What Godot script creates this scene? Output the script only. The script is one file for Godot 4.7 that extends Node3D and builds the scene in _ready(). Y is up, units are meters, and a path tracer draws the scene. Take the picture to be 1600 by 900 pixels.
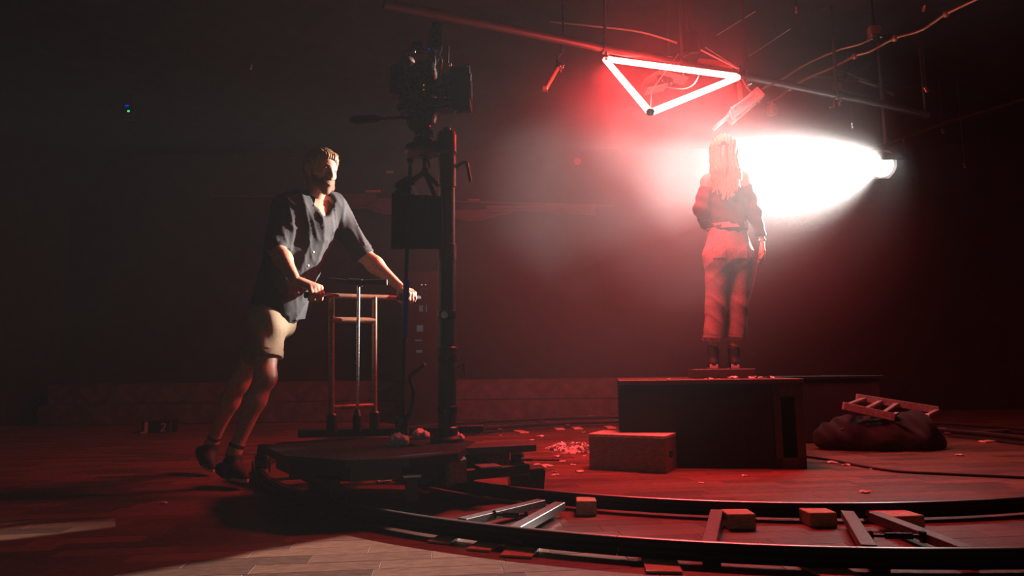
extends Node3D
# A film set in a dark hall: a grip pushes a camera dolly round a circular track, a woman stands on a platform in the middle under a red tube triangle.

const F := 1100.0            # focal length in pixels of the 1600 x 900 frame
const EYE := 0.60            # height of the lens
const PITCH := 0.1163
const ROLL := 0.012
const RAIL := 0.07           # height of the rail heads
const TRACK := Vector3(1.424, 0.0, -5.19)   # centre of the track
const R_IN := 2.359
const R_OUT := 3.066

var rng := RandomNumberGenerator.new()
var M := {}
var used := {}


# ---------------------------------------------------------------- surveying: sight lines of the photograph
func sight(px: float, py: float) -> Vector3:
	return Basis(Vector3.RIGHT, PITCH) * (Basis(Vector3.BACK, -ROLL) * Vector3(px - 800.0, 450.0 - py, -F))

func at(px: float, py: float, depth: float) -> Vector3:
	var d := sight(px, py)
	return Vector3(0, EYE, 0) + d * (depth / -d.z)

func ground(px: float, py: float, y := 0.0) -> Vector3:
	var d := sight(px, py)
	return Vector3(0, EYE, 0) + d * ((y - EYE) / d.y)


# ---------------------------------------------------------------- mesh builder
class MB:
	var v := PackedVector3Array()
	var n := PackedVector3Array()
	var c := PackedColorArray()
	var ix := PackedInt32Array()
	var tint := Color.WHITE

	func tri(a: Vector3, b: Vector3, d: Vector3) -> void:   # counter-clockwise seen from outside
		var m := (b - a).cross(d - a)
		if m.length_squared() < 1e-18:
			return
		m = m.normalized()
		var k := v.size()
		v.append_array(PackedVector3Array([a, b, d]))
		n.append_array(PackedVector3Array([m, m, m]))
		c.append_array(PackedColorArray([tint, tint, tint]))
		ix.append_array(PackedInt32Array([k, k + 2, k + 1]))

	func quad(a: Vector3, b: Vector3, d: Vector3, e: Vector3) -> void:
		tri(a, b, d)
		tri(a, d, e)

	func smooth(a: Vector3, b: Vector3, d: Vector3, na: Vector3, nb: Vector3, nd: Vector3) -> void:
		var k := v.size()
		v.append_array(PackedVector3Array([a, b, d]))
		n.append_array(PackedVector3Array([na, nb, nd]))
		c.append_array(PackedColorArray([tint, tint, tint]))
		ix.append_array(PackedInt32Array([k, k + 2, k + 1]))

	func face(p: Array, out: Vector3) -> void:              # convex polygon, turned to look along out
		var m: Vector3 = (p[1] - p[0]).cross(p[2] - p[0])
		if m.dot(out) < 0.0:
			p = p.duplicate()
			p.reverse()
		for i in range(1, p.size() - 1):
			tri(p[0], p[i], p[i + 1])

	func box(size: Vector3, t := Transform3D(), bevel := 0.0) -> MB:
		var h := size * 0.5
		var b := minf(bevel, minf(h.x, minf(h.y, h.z)) * 0.9)
		var o := t.origin
		if b <= 0.0:
			for ax in 3:
				for s in [-1.0, 1.0]:
					var u := (ax + 1) % 3
					var w := (ax + 2) % 3
					var p := []
					for q in [[-1, -1], [1, -1], [1, 1], [-1, 1]]:
						var e := Vector3()
						e[ax] = s * h[ax]
						e[u] = q[0] * h[u]
						e[w] = q[1] * h[w]
						p.append(t * e)
					var d := Vector3()
					d[ax] = s
					face(p, t.basis * d)
			return self
		# every corner has three points, one on each face
		for ax in 3:
			var u := (ax + 1) % 3
			var w := (ax + 2) % 3
			for s in [-1.0, 1.0]:
				var p := []
				for q in [[-1, -1], [1, -1], [1, 1], [-1, 1]]:
					var e := Vector3()
					e[ax] = s * h[ax]
					e[u] = q[0] * (h[u] - b)
					e[w] = q[1] * (h[w] - b)
					p.append(t * e)
				var d := Vector3()
				d[ax] = s
				face(p, t.basis * d)
			for su in [-1.0, 1.0]:
				for sw in [-1.0, 1.0]:
					var p := []
					for k in [[0, -1], [0, 1], [1, 1], [1, -1]]:
						var e := Vector3()
						e[ax] = k[1] * (h[ax] - b)
						e[u] = su * (h[u] - (0.0 if k[0] == 0 else b))
						e[w] = sw * (h[w] - (b if k[0] == 0 else 0.0))
						p.append(t * e)
					var d := Vector3()
					d[u] = su
					d[w] = sw
					face(p, t.basis * d)
		for sx in [-1.0, 1.0]:
			for sy in [-1.0, 1.0]:
				for sz in [-1.0, 1.0]:
					face([t * Vector3(sx * h.x, sy * (h.y - b), sz * (h.z - b)), t * Vector3(sx * (h.x - b), sy * h.y, sz * (h.z - b)), t * Vector3(sx * (h.x - b), sy * (h.y - b), sz * h.z)], t.basis * Vector3(sx, sy, sz))
		return self

	func bar(a: Vector3, b: Vector3, w: float, h: float, bevel := 0.0, up := Vector3.UP) -> MB:   # a box from a to b, w wide, h high
		var z := (b - a).normalized()
		var x := up.cross(z)
		if x.length() < 0.01:
			x = Vector3.RIGHT.cross(z)
		x = x.normalized()
		return box(Vector3(w, h, a.distance_to(b)), Transform3D(Basis(x, z.cross(x), z), (a + b) * 0.5), bevel)

	func tube(p: Array, r, sides := 10, caps := true) -> MB:
		var rings := []
		var norms := []
		var t0: Vector3 = (p[1] - p[0]).normalized()
		var x := t0.cross(Vector3.UP if absf(t0.y) < 0.9 else Vector3.RIGHT).normalized()
		var last := t0
		for i in p.size():
			var a: Vector3 = p[maxi(i - 1, 0)]
			var b: Vector3 = p[mini(i + 1, p.size() - 1)]
			var t := (b - a).normalized()
			var ax := last.cross(t)
			if ax.length() > 1e-5:
				x = x.rotated(ax.normalized(), last.angle_to(t))
			x = (x - t * x.dot(t)).normalized()
			last = t
			var y := t.cross(x)
			var rr: float = r if (r is float or r is int) else r[i]
			var ring := PackedVector3Array()
			var nn := PackedVector3Array()
			for k in sides:
				var q := TAU * k / sides
				var d := x * cos(q) + y * sin(q)
				ring.append(p[i] + d * rr)
				nn.append(d)
			rings.append(ring)
			norms.append(nn)
		for i in p.size() - 1:
			for k in sides:
				var l := (k + 1) % sides
				smooth(rings[i][k], rings[i][l], rings[i + 1][l], norms[i][k], norms[i][l], norms[i + 1][l])
				smooth(rings[i][k], rings[i + 1][l], rings[i + 1][k], norms[i][k], norms[i + 1][l], norms[i + 1][k])
		if caps:
			face(Array(rings[0]), -t0)
			face(Array(rings[-1]), last)
		return self

	func rod(a: Vector3, b: Vector3, r: float, sides := 10) -> MB:
		return tube([a, b], r, sides)

	func lathe(prof: Array, t := Transform3D(), sides := 20) -> MB:    # prof: Vector2(radius, height), from bottom to top; edges stay crisp
		for i in prof.size() - 1:
			var a: Vector2 = prof[i]
			var b: Vector2 = prof[i + 1]
			var s := b - a
			if s.length() < 1e-6:
				continue
			var out := Vector2(s.y, -s.x).normalized()
			for k in sides:
				var q := TAU * k / sides
				var w := TAU * (k + 1) / sides
				var d0 := Vector3(cos(q), 0, -sin(q))
				var d1 := Vector3(cos(w), 0, -sin(w))
				var n0 := t.basis * (d0 * out.x + Vector3.UP * out.y)
				var n1 := t.basis * (d1 * out.x + Vector3.UP * out.y)
				var p0 := t * (d0 * a.x + Vector3.UP * a.y)
				var p1 := t * (d1 * a.x + Vector3.UP * a.y)
				var p2 := t * (d1 * b.x + Vector3.UP * b.y)
				var p3 := t * (d0 * b.x + Vector3.UP * b.y)
				smooth(p0, p1, p2, n0, n1, n1)
				smooth(p0, p2, p3, n0, n1, n0)
		return self

	func prism(poly: Array, y0: float, y1: float, t := Transform3D()) -> MB:   # polygon of Vector2(x, z), simple, upright
		var pv := PackedVector2Array(poly)
		var tr := Geometry2D.triangulate_polygon(pv)
		for i in range(0, tr.size(), 3):
			for y in [y0, y1]:
				face([t * Vector3(pv[tr[i]].x, y, pv[tr[i]].y), t * Vector3(pv[tr[i + 1]].x, y, pv[tr[i + 1]].y), t * Vector3(pv[tr[i + 2]].x, y, pv[tr[i + 2]].y)], t.basis * (Vector3.UP if y == maxf(y0, y1) else Vector3.DOWN))
		var cw := Geometry2D.is_polygon_clockwise(pv)
		for i in pv.size():
			var a := pv[i]
			var b := pv[(i + 1) % pv.size()]
			var o := Vector2(b.y - a.y, a.x - b.x) * (-1.0 if cw else 1.0)
			face([t * Vector3(a.x, y0, a.y), t * Vector3(b.x, y0, b.y), t * Vector3(b.x, y1, b.y), t * Vector3(a.x, y1, a.y)], t.basis * Vector3(o.x, 0, o.y))
		return self

	func sphere(o: Vector3, r: Vector3, sides := 12, turn := Basis()) -> MB:
		var rows := maxi(4, sides / 2)
		for i in rows:
			for k in sides:
				var q := []
				for e in [[i, k], [i, k + 1], [i + 1, k + 1], [i + 1, k]]:
					var la: float = PI * e[0] / rows - PI / 2
					var lo: float = -TAU * e[1] / sides
					q.append(Vector3(cos(la) * cos(lo), sin(la), cos(la) * sin(lo)))
				var p := []
				var m := []
				for d in q:
					p.append(o + turn * (d * r))
					m.append((turn * (d / r)).normalized())
				if i > 0:
					smooth(p[0], p[1], p[2], m[0], m[1], m[2])
				if i < rows - 1:
					smooth(p[0], p[2], p[3], m[0], m[2], m[3])
		return self

	func add(mesh: Mesh, t := Transform3D()) -> MB:
		for s in mesh.get_surface_count():
			var a := mesh.surface_get_arrays(s)
			var k := v.size()
			for q in a[Mesh.ARRAY_VERTEX]:
				v.append(t * q)
				c.append(tint)
			for q in a[Mesh.ARRAY_NORMAL]:
				n.append((t.basis * q).normalized())
			if a[Mesh.ARRAY_INDEX] != null:
				for i in a[Mesh.ARRAY_INDEX]:
					ix.append(k + i)
			else:
				for i in a[Mesh.ARRAY_VERTEX].size():
					ix.append(k + i)
		return self

	func done(colored := false) -> ArrayMesh:
		var m := ArrayMesh.new()
		if v.is_empty():
			return m
		var a := []
		a.resize(Mesh.ARRAY_MAX)
		a[Mesh.ARRAY_VERTEX] = v
		a[Mesh.ARRAY_NORMAL] = n
		a[Mesh.ARRAY_INDEX] = ix
		if colored:
			a[Mesh.ARRAY_COLOR] = c
		m.add_surface_from_arrays(Mesh.PRIMITIVE_TRIANGLES, a)
		return m


# ---------------------------------------------------------------- naming, tagging
func numbered(called: String) -> String:
	var k: int = used.get(called, 0)
	used[called] = k + 1
	return called if k == 0 else "%s_%03d" % [called, k]

func tag(o: Node3D, label: String, category: String, group := "") -> Node3D:
	o.set_meta("label", label)
	o.set_meta("category", category)
	if group:
		o.set_meta("group", group)
	return o

func obj(called: String, b, m: Material, parent: Node3D = null) -> MeshInstance3D:
	var o := MeshInstance3D.new()
	o.mesh = b.done() if b is MB else b
	o.material_override = m
	if parent == null:
		o.name = numbered(called)
		add_child(o)
	else:
		o.name = called
		parent.add_child(o, true)
	return o

func thing(called: String, label: String, category: String, where := Vector3.ZERO, turn := 0.0, group := "") -> Node3D:
	var o := Node3D.new()
	o.name = numbered(called)
	add_child(o)
	o.position = where
	o.rotation.y = turn
	return tag(o, label, category, group)

func struct(called: String, b, m: Material) -> MeshInstance3D:
	var o := obj(called, b, m)
	o.set_meta("kind", "structure")
	return o

func copy(o: Node3D, called: String, where: Vector3, turn: float, label: String) -> Node3D:
	var d: Node3D = o.duplicate()
	d.name = numbered(called)
	add_child(d)
	d.position = where
	d.rotation.y = turn
	d.set_meta("label", label)
	return d

func xf(o: Vector3, e := Vector3.ZERO) -> Transform3D:
	return Transform3D(Basis.from_euler(e), o)

func look(o: Vector3, toward: Vector3, up := Vector3.UP) -> Transform3D:   # local z looks along toward
	var z := toward.normalized()
	var x := up.cross(z)
	if x.length() < 0.01:
		x = Vector3.RIGHT.cross(z)
	x = x.normalized()
	return Transform3D(Basis(x, z.cross(x), z), o)

func pipe_between(t: Vector3, s: Vector3) -> Transform3D:                   # local y runs from t to s
	var y := (s - t).normalized()
	var x := y.cross(Vector3.FORWARD)
	if x.length() < 0.01:
		x = y.cross(Vector3.RIGHT)
	x = x.normalized()
	return Transform3D(Basis(x, y, x.cross(y)), t)

func curve(p: Array, steps := 6) -> Array:                                  # Catmull-Rom through the points
	var out := []
	for i in p.size() - 1:
		var a: Vector3 = p[maxi(i - 1, 0)]
		var d: Vector3 = p[mini(i + 2, p.size() - 1)]
		for k in steps:
			out.append(p[i].cubic_interpolate(p[i + 1], a, d, float(k) / steps))
	out.append(p[-1])
	return out


# ---------------------------------------------------------------- materials
func noise_tex(freq: float, lo: float, hi: float, octaves := 4, sd := 1, size := 512, normal := false) -> NoiseTexture2D:
	var f := FastNoiseLite.new()
	f.noise_type = FastNoiseLite.TYPE_SIMPLEX_SMOOTH
	f.frequency = freq
	f.fractal_octaves = octaves
	f.seed = sd
	var t := NoiseTexture2D.new()
	t.width = size
	t.height = size
	t.seamless = true
	t.noise = f
	if normal:
		t.as_normal_map = true
		t.bump_strength = 4.0
	else:
		var g := Gradient.new()
		g.set_color(0, Color(lo, lo, lo))
		g.set_color(1, Color(hi, hi, hi))
		t.color_ramp = g
	return t

func mat(called: String, col: Color, rough := 0.6, metal := 0.0, spec := 0.5) -> StandardMaterial3D:
	var m := StandardMaterial3D.new()
	m.resource_name = called
	m.albedo_color = col
	m.roughness = rough
	m.metallic = metal
	m.metallic_specular = spec
	M[called] = m
	return m

func grain(m: StandardMaterial3D, albedo: Texture2D, rough: Texture2D, relief: Texture2D, scale: Vector3, depth := 0.1) -> StandardMaterial3D:
	m.uv1_triplanar = true
	m.uv1_scale = scale
	if albedo:
		m.albedo_texture = albedo
	if rough:
		m.roughness_texture = rough
		m.roughness_texture_channel = BaseMaterial3D.TEXTURE_CHANNEL_RED
	if relief:
		m.heightmap_enabled = true
		m.heightmap_texture = relief
		m.heightmap_scale = depth
	return m

func glow(called: String, col: Color, energy: float) -> StandardMaterial3D:
	var m := mat(called, Color(0.1, 0.1, 0.1), 0.4)
	m.emission_enabled = true
	m.emission = col
	m.emission_energy_multiplier = energy
	return m

func make_materials() -> void:
	var tone := noise_tex(0.02, 0.72, 1.0, 5, 3)
	var fine := noise_tex(0.15, 0.0, 1.0, 4, 7)
	var cloud := noise_tex(0.01, 0.55, 1.0, 5, 11)
	var wear := noise_tex(0.03, 0.6, 1.0, 5, 15)
	grain(mat("plank", Color(0.50, 0.34, 0.265), 0.62), tone, wear, fine, Vector3(1.2, 1.2, 6.0), 0.03)
	M.plank.vertex_color_use_as_albedo = true
	grain(mat("slab", Color(0.16, 0.13, 0.11), 0.8), tone, null, null, Vector3.ONE)
	grain(mat("wall", Color(0.10, 0.095, 0.095), 0.9), cloud, null, fine, Vector3(0.7, 0.7, 0.7), 0.3)
	grain(mat("ceiling", Color(0.13, 0.12, 0.12), 0.9), cloud, null, fine, Vector3(0.7, 0.7, 0.7), 0.3)
	grain(mat("riser", Color(0.30, 0.27, 0.25), 0.7), cloud, null, fine, Vector3.ONE, 0.1)
	grain(mat("black_paint", Color(0.06, 0.06, 0.06), 0.55), cloud, wear, fine, Vector3(3, 3, 3), 0.04)
	grain(mat("black_cloth", Color(0.10, 0.095, 0.095), 0.95), cloud, null, fine, Vector3(6, 6, 6), 0.1)
	grain(mat("black_plastic", Color(0.09, 0.09, 0.09), 0.35), null, wear, null, Vector3(4, 4, 4))
	grain(mat("black_rubber", Color(0.08, 0.08, 0.08), 0.7), cloud, null, null, Vector3(4, 4, 4))
	grain(mat("dark_metal", Color(0.20, 0.20, 0.205), 0.36, 0.75), null, wear, null, Vector3(4, 4, 4))
	mat("rail_black", Color(0.12, 0.11, 0.11), 0.55, 0.3)
	mat("rail_highlight", Color(0.78, 0.76, 0.75), 0.30, 0.95)
	grain(mat("bright_metal", Color(0.72, 0.71, 0.70), 0.34, 0.85), null, wear, null, Vector3(6, 6, 6))
	grain(mat("aluminium", Color(0.72, 0.70, 0.68), 0.45, 0.35), tone, wear, null, Vector3(4, 4, 4))
	grain(mat("painted_grey", Color(0.62, 0.60, 0.58), 0.5), tone, wear, null, Vector3(3, 3, 3))
	grain(mat("copper_paint", Color(0.62, 0.42, 0.32), 0.4, 0.3), tone, wear, null, Vector3(5, 5, 5))
	grain(mat("wood", Color(0.92, 0.76, 0.60), 0.65), tone, wear, fine, Vector3(2, 9, 9), 0.05)
	grain(mat("box_wood", Color(0.62, 0.50, 0.40), 0.65), tone, wear, fine, Vector3(2, 8, 8), 0.04)
	grain(mat("dark_wood", Color(0.30, 0.22, 0.17), 0.7), tone, wear, fine, Vector3(6, 2, 6), 0.05)
	grain(mat("paper", Color(0.95, 0.92, 0.90), 0.85), tone, null, fine, Vector3(9, 9, 9), 0.1)
	mat("white_card", Color(0.82, 0.83, 0.84), 0.6)
	mat("cable", Color(0.30, 0.27, 0.26), 0.45)
	mat("pale_cable", Color(0.75, 0.70, 0.68), 0.5)
	grain(mat("copper_dark", Color(0.30, 0.20, 0.17), 0.4, 0.4), null, wear, null, Vector3(4, 4, 4))
	grain(mat("painted_dark", Color(0.24, 0.22, 0.22), 0.55, 0.2), null, wear, null, Vector3(4, 4, 4))
	grain(mat("lit_shirt_cloth", Color(0.50, 0.50, 0.52), 0.85), tone, null, fine, Vector3(8, 8, 8), 0.05)
	mat("black_flock", Color(0.015, 0.015, 0.015), 1.0, 0.0, 0.0)
	grain(mat("bar_metal", Color(0.55, 0.53, 0.52), 0.5, 0.3), tone, wear, null, Vector3(4, 4, 4))
	grain(mat("lit_lid_ply", Color(0.95, 0.90, 0.84), 0.6), tone, wear, null, Vector3(2, 8, 8))
	mat("blue_plastic", Color(0.08, 0.14, 0.75), 0.45)
	grain(mat("skin", Color(0.80, 0.58, 0.47), 0.5), tone, null, fine, Vector3(6, 6, 6), 0.02)
	M.skin.subsurf_scatter_enabled = true
	M.skin.subsurf_scatter_strength = 0.12
	grain(mat("hair_brown", Color(0.66, 0.47, 0.28), 0.45), tone, null, fine, Vector3(14, 3, 14), 0.25)
	grain(mat("beard", Color(0.64, 0.38, 0.20), 0.6), tone, null, fine, Vector3(25, 12, 25), 0.3)
	grain(mat("hair_blonde", Color(0.74, 0.55, 0.40), 0.45), tone, null, fine, Vector3(16, 2, 16), 0.25)
	grain(mat("shirt", Color(0.155, 0.15, 0.155), 0.85), cloud, null, fine, Vector3(10, 10, 10), 0.06)
	grain(mat("shorts", Color(0.58, 0.50, 0.38), 0.85), tone, null, fine, Vector3(12, 12, 12), 0.06)
	grain(mat("top", Color(0.11, 0.10, 0.105), 0.9), cloud, null, fine, Vector3(10, 10, 10), 0.05)
	grain(mat("jeans", Color(0.56, 0.53, 0.52), 0.85), tone, null, fine, Vector3(8, 8, 8), 0.08)
	grain(mat("shoe", Color(0.12, 0.12, 0.12), 0.7), cloud, null, null, Vector3(5, 5, 5))
	mat("sole", Color(0.70, 0.66, 0.62), 0.7)
	mat("eye_white", Color(0.85, 0.83, 0.80), 0.2)
	mat("iris", Color(0.12, 0.10, 0.08), 0.2)
	mat("lip", Color(0.50, 0.26, 0.22), 0.5)
	mat("button", Color(0.90, 0.90, 0.92), 0.25)
	mat("lens_glass", Color(0.03, 0.03, 0.05), 0.05)
	glow("tube_glow", Color(1.0, 0.22, 0.21), 100.0)
	glow("lamp_glow", Color(1.0, 0.98, 0.95), 2.5)
	glow("green_led", Color(0.15, 1.0, 0.45), 2.0)
	glow("blue_led", Color(0.08, 0.12, 1.0), 0.7)
	glow("red_led", Color(1.0, 0.2, 0.2), 1.2)
	glow("yellow_led", Color(0.9, 0.9, 0.2), 0.6)
	glow("orange_led", Color(1.0, 0.22, 0.10), 0.25)
	glow("white_led", Color(0.75, 0.85, 1.0), 1.6)
	glow("white_soft", Color(0.9, 0.9, 0.85), 0.5)
	glow("meter_glow", Color(0.45, 0.55, 0.55), 0.12)


# ---------------------------------------------------------------- bodies and cloth: tapered capsules blended on a grid, meshed as surface nets
# bone: [a, b, radius a, radius b] or [a, b, ra, rb, true] for an end at b that is cut off square
func flesh(bones: Array, cell: float, k: float, cuts := [], ripple = null) -> ArrayMesh:
	var lo := Vector3(1e9, 1e9, 1e9)
	var hi := -lo
	for e in bones:
		var r: float = maxf(e[2], e[3]) + cell * 2.0 + k
		lo = lo.min(e[0] - Vector3(r, r, r)).min(e[1] - Vector3(r, r, r))
		hi = hi.max(e[0] + Vector3(r, r, r)).max(e[1] + Vector3(r, r, r))
	var nx := int(ceil((hi.x - lo.x) / cell)) + 1
	var ny := int(ceil((hi.y - lo.y) / cell)) + 1
	var nz := int(ceil((hi.z - lo.z) / cell)) + 1
	var f := PackedFloat32Array()
	f.resize(nx * ny * nz)
	var ik := 1.0 / k
	for e in bones:
		var a: Vector3 = e[0]
		var b: Vector3 = e[1]
		var ra: float = e[2]
		var rb: float = e[3]
		var square: bool = e.size() > 4 and e[4]
		var reach := maxf(ra, rb) + k * 3.5 + cell
		var l := (a.min(b) - Vector3(reach, reach, reach) - lo) / cell
		var h := (a.max(b) + Vector3(reach, reach, reach) - lo) / cell
		var ab := b - a
		var len := maxf(ab.length(), 1e-6)
		var inv := 1.0 / maxf(ab.length_squared(), 1e-9)
		var x0 := maxi(0, int(l.x))
		var x1 := mini(nx - 1, int(h.x) + 1)
		for z in range(maxi(0, int(l.z)), mini(nz - 1, int(h.z) + 1) + 1):
			for y in range(maxi(0, int(l.y)), mini(ny - 1, int(h.y) + 1) + 1):
				var row := (z * ny + y) * nx
				var p := Vector3(lo.x + x0 * cell, lo.y + y * cell, lo.z + z * cell) - a
				for x in range(x0, x1 + 1):
					var t := p.dot(ab) * inv
					var u := clampf(t, 0.0, 1.0)
					var d := (p - ab * u).length() - (ra + (rb - ra) * u)
					if square:
						d = maxf(d, (t - 1.0) * len)
					if d < reach:
						f[row + x] += exp(-d * ik)
					p.x += cell
	for i in f.size():
		f[i] = -k * log(f[i]) if f[i] > 1e-12 else k * 27.0
	for e in cuts:                                           # hollows: [centre, radius]
		var o: Vector3 = e[0]
		var r: float = e[1]
		for z in range(maxi(0, int((o.z - r - lo.z) / cell)), mini(nz - 1, int((o.z + r - lo.z) / cell) + 1) + 1):
			for y in range(maxi(0, int((o.y - r - lo.y) / cell)), mini(ny - 1, int((o.y + r - lo.y) / cell) + 1) + 1):
				for x in range(maxi(0, int((o.x - r - lo.x) / cell)), mini(nx - 1, int((o.x + r - lo.x) / cell) + 1) + 1):
					var q := (z * ny + y) * nx + x
					f[q] = maxf(f[q], r - (lo + Vector3(x, y, z) * cell).distance_to(o))
	var sx := 1
	var sy := nx
	var sz := nx * ny
	var of := PackedInt32Array([0, sx, sy, sx + sy, sz, sx + sz, sy + sz, sx + sy + sz])
	var edges := [[0, 1], [2, 3], [4, 5], [6, 7], [0, 2], [1, 3], [4, 6], [5, 7], [0, 4], [1, 5], [2, 6], [3, 7]]
	var vert := {}
	var pts := PackedVector3Array()
	for z in nz - 1:
		for y in ny - 1:
			var row := (z * ny + y) * nx
			for x in nx - 1:
				var i := row + x
				var s := f[i] < 0.0
				if s == (f[i + 1] < 0.0) and s == (f[i + sy] < 0.0) and s == (f[i + sy + 1] < 0.0) and s == (f[i + sz] < 0.0) and s == (f[i + sz + 1] < 0.0) and s == (f[i + sz + sy] < 0.0) and s == (f[i + sz + sy + 1] < 0.0):
					continue
				var sum := Vector3.ZERO
				var c := 0
				for e in edges:
					var fa := f[i + of[e[0]]]
					var fb := f[i + of[e[1]]]
					if (fa < 0.0) != (fb < 0.0):
						var t := fa / (fa - fb)
						var pa := Vector3(e[0] & 1, (e[0] >> 1) & 1, (e[0] >> 2) & 1)
						var pb := Vector3(e[1] & 1, (e[1] >> 1) & 1, (e[1] >> 2) & 1)
						sum += pa.lerp(pb, t)
						c += 1
				vert[i] = pts.size()
				pts.append(lo + (Vector3(x, y, z) + sum / c) * cell)
	var ix := PackedInt32Array()
	for i in vert:
		for ax in 3:
			var step: int = [sx, sy, sz][ax]
			var u: int = [sy, sz, sx][ax]
			var w: int = [sz, sx, sy][ax]
			var ins := f[i] < 0.0
			if ins == (f[i + step] < 0.0) or not (vert.has(i - u) and vert.has(i - w) and vert.has(i - u - w)):
				continue
			var q := [vert[i - u - w], vert[i - w], vert[i], vert[i - u]]
			if ins:
				q.reverse()
			ix.append_array(PackedInt32Array([q[0], q[1], q[2], q[0], q[2], q[3]]))
	var nor := _normals(pts, ix)
	if ripple != null:
		for i in pts.size():
			pts[i] += nor[i] * float(ripple.call(pts[i], nor[i]))
		nor = _normals(pts, ix)
	var m := ArrayMesh.new()
	var ar := []
	ar.resize(Mesh.ARRAY_MAX)
	ar[Mesh.ARRAY_VERTEX] = pts
	ar[Mesh.ARRAY_NORMAL] = nor
	ar[Mesh.ARRAY_INDEX] = ix
	m.add_surface_from_arrays(Mesh.PRIMITIVE_TRIANGLES, ar)
	return m

func _normals(p: PackedVector3Array, ix: PackedInt32Array) -> PackedVector3Array:
	var nor := PackedVector3Array()
	nor.resize(p.size())
	for t in range(0, ix.size(), 3):
		var g := (p[ix[t + 2]] - p[ix[t]]).cross(p[ix[t + 1]] - p[ix[t]])
		nor[ix[t]] += g
		nor[ix[t + 1]] += g
		nor[ix[t + 2]] += g
	for i in nor.size():
		nor[i] = nor[i].normalized()
	return nor

# a hand on its own fine grid; returns bones. grip: fingers wrap a bar that runs along ax through centre
func gripping_hand(wrist: Vector3, centre: Vector3, ax: Vector3, bar: float, thumb_end: float) -> Array:
	var out := []
	var u := (wrist - centre)
	u = (u - ax * u.dot(ax)).normalized()
	var v := Vector3.UP - ax * ax.y
	v = (v - u * v.dot(u)).normalized()
	var put := func(ang: float, r: float, off: float) -> Vector3:
		return centre + ax * off + (u * cos(ang) + v * sin(ang)) * r
	var lens := [0.95, 1.05, 1.0, 0.85]
	for i in 4:
		var off := (1.5 - i) * 0.0205 * thumb_end
		var g: float = lens[i]
		var r := bar + 0.010
		var k: Vector3 = put.call(0.62, r + 0.016, off)
		var p1: Vector3 = put.call(0.62 + 1.05 * g, r + 0.008, off)
		var p2: Vector3 = put.call(0.62 + 2.15 * g, r + 0.001, off)
		var p3: Vector3 = put.call(0.62 + 3.0 * g, r, off)
		out.append([wrist.lerp(k, 0.25), k, 0.0125, 0.0115])
		out.append([k, p1, 0.0112, 0.0095])
		out.append([p1, p2, 0.0095, 0.0085])
		out.append([p2, p3, 0.0085, 0.0074])
	var t0 := wrist.lerp(put.call(0.2, bar + 0.02, 0.034 * thumb_end), 0.45)
	var t1: Vector3 = put.call(-0.25, bar + 0.018, 0.046 * thumb_end)
	var t2: Vector3 = put.call(-1.15, bar + 0.011, 0.044 * thumb_end)
	var t3: Vector3 = put.call(-2.0, bar + 0.010, 0.036 * thumb_end)
	out.append([t0, t1, 0.015, 0.0118])
	out.append([t1, t2, 0.0115, 0.0098])
	out.append([t2, t3, 0.0098, 0.008])
	out.append([wrist, put.call(0.45, bar + 0.024, 0.0), 0.024, 0.021])
	return out

# a hand hanging at rest: palm runs along dir, the back of the hand faces back, the thumb lies toward thumb
func resting_hand(wrist: Vector3, dir: Vector3, back: Vector3, thumb: Vector3, curl: float) -> Array:
	var out := []
	dir = dir.normalized()
	back = (back - dir * back.dot(dir)).normalized()
	thumb = (thumb - dir * thumb.dot(dir) - back * thumb.dot(back)).normalized()
	var lens := [0.92, 1.0, 0.94, 0.76]
	for i in 4:
		var off := (1.5 - i) * 0.019
		var k := wrist + dir * (0.088 - 0.004 * absf(i - 1.0)) + thumb * off
		out.append([wrist + dir * 0.02 + thumb * off * 0.7, k, 0.0115, 0.0105])
		var d := dir
		var p := k
		var seg := [0.044, 0.027, 0.021]
		var rad := [0.0098, 0.0088, 0.0080, 0.0070]
		for j in 3:
			d = d.rotated(dir.cross(back).normalized(), -curl * (0.6 + 0.35 * j) * (1.0 + 0.12 * i))
			var q: Vector3 = p + d * seg[j] * lens[i]
			out.append([p, q, rad[j], rad[j + 1]])
			p = q
	var t := wrist + dir * 0.022 + thumb * 0.022
	var t1 := t + (dir * 0.75 + thumb * 0.55 - back * 0.25).normalized() * 0.042
	var t2 := t1 + (dir * 0.92 + thumb * 0.22 - back * 0.3).normalized() * 0.032
	var t3 := t2 + (dir * 0.95 - back * 0.3).normalized() * 0.024
	out.append([t, t1, 0.0145, 0.0118])
	out.append([t1, t2, 0.0115, 0.0096])
	out.append([t2, t3, 0.0096, 0.0078])
	return out


# ---------------------------------------------------------------- the scene
const RED := 7.0
const LAMP := Vector3(3.39, 2.43, -6.30)
const BEAM := Vector3(-0.765, -0.118, 0.640)     # where the spotlight looks
const TRI := [[945, 92, 5.0], [1155, 120, 4.75], [1016, 176, 4.15]]

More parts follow.
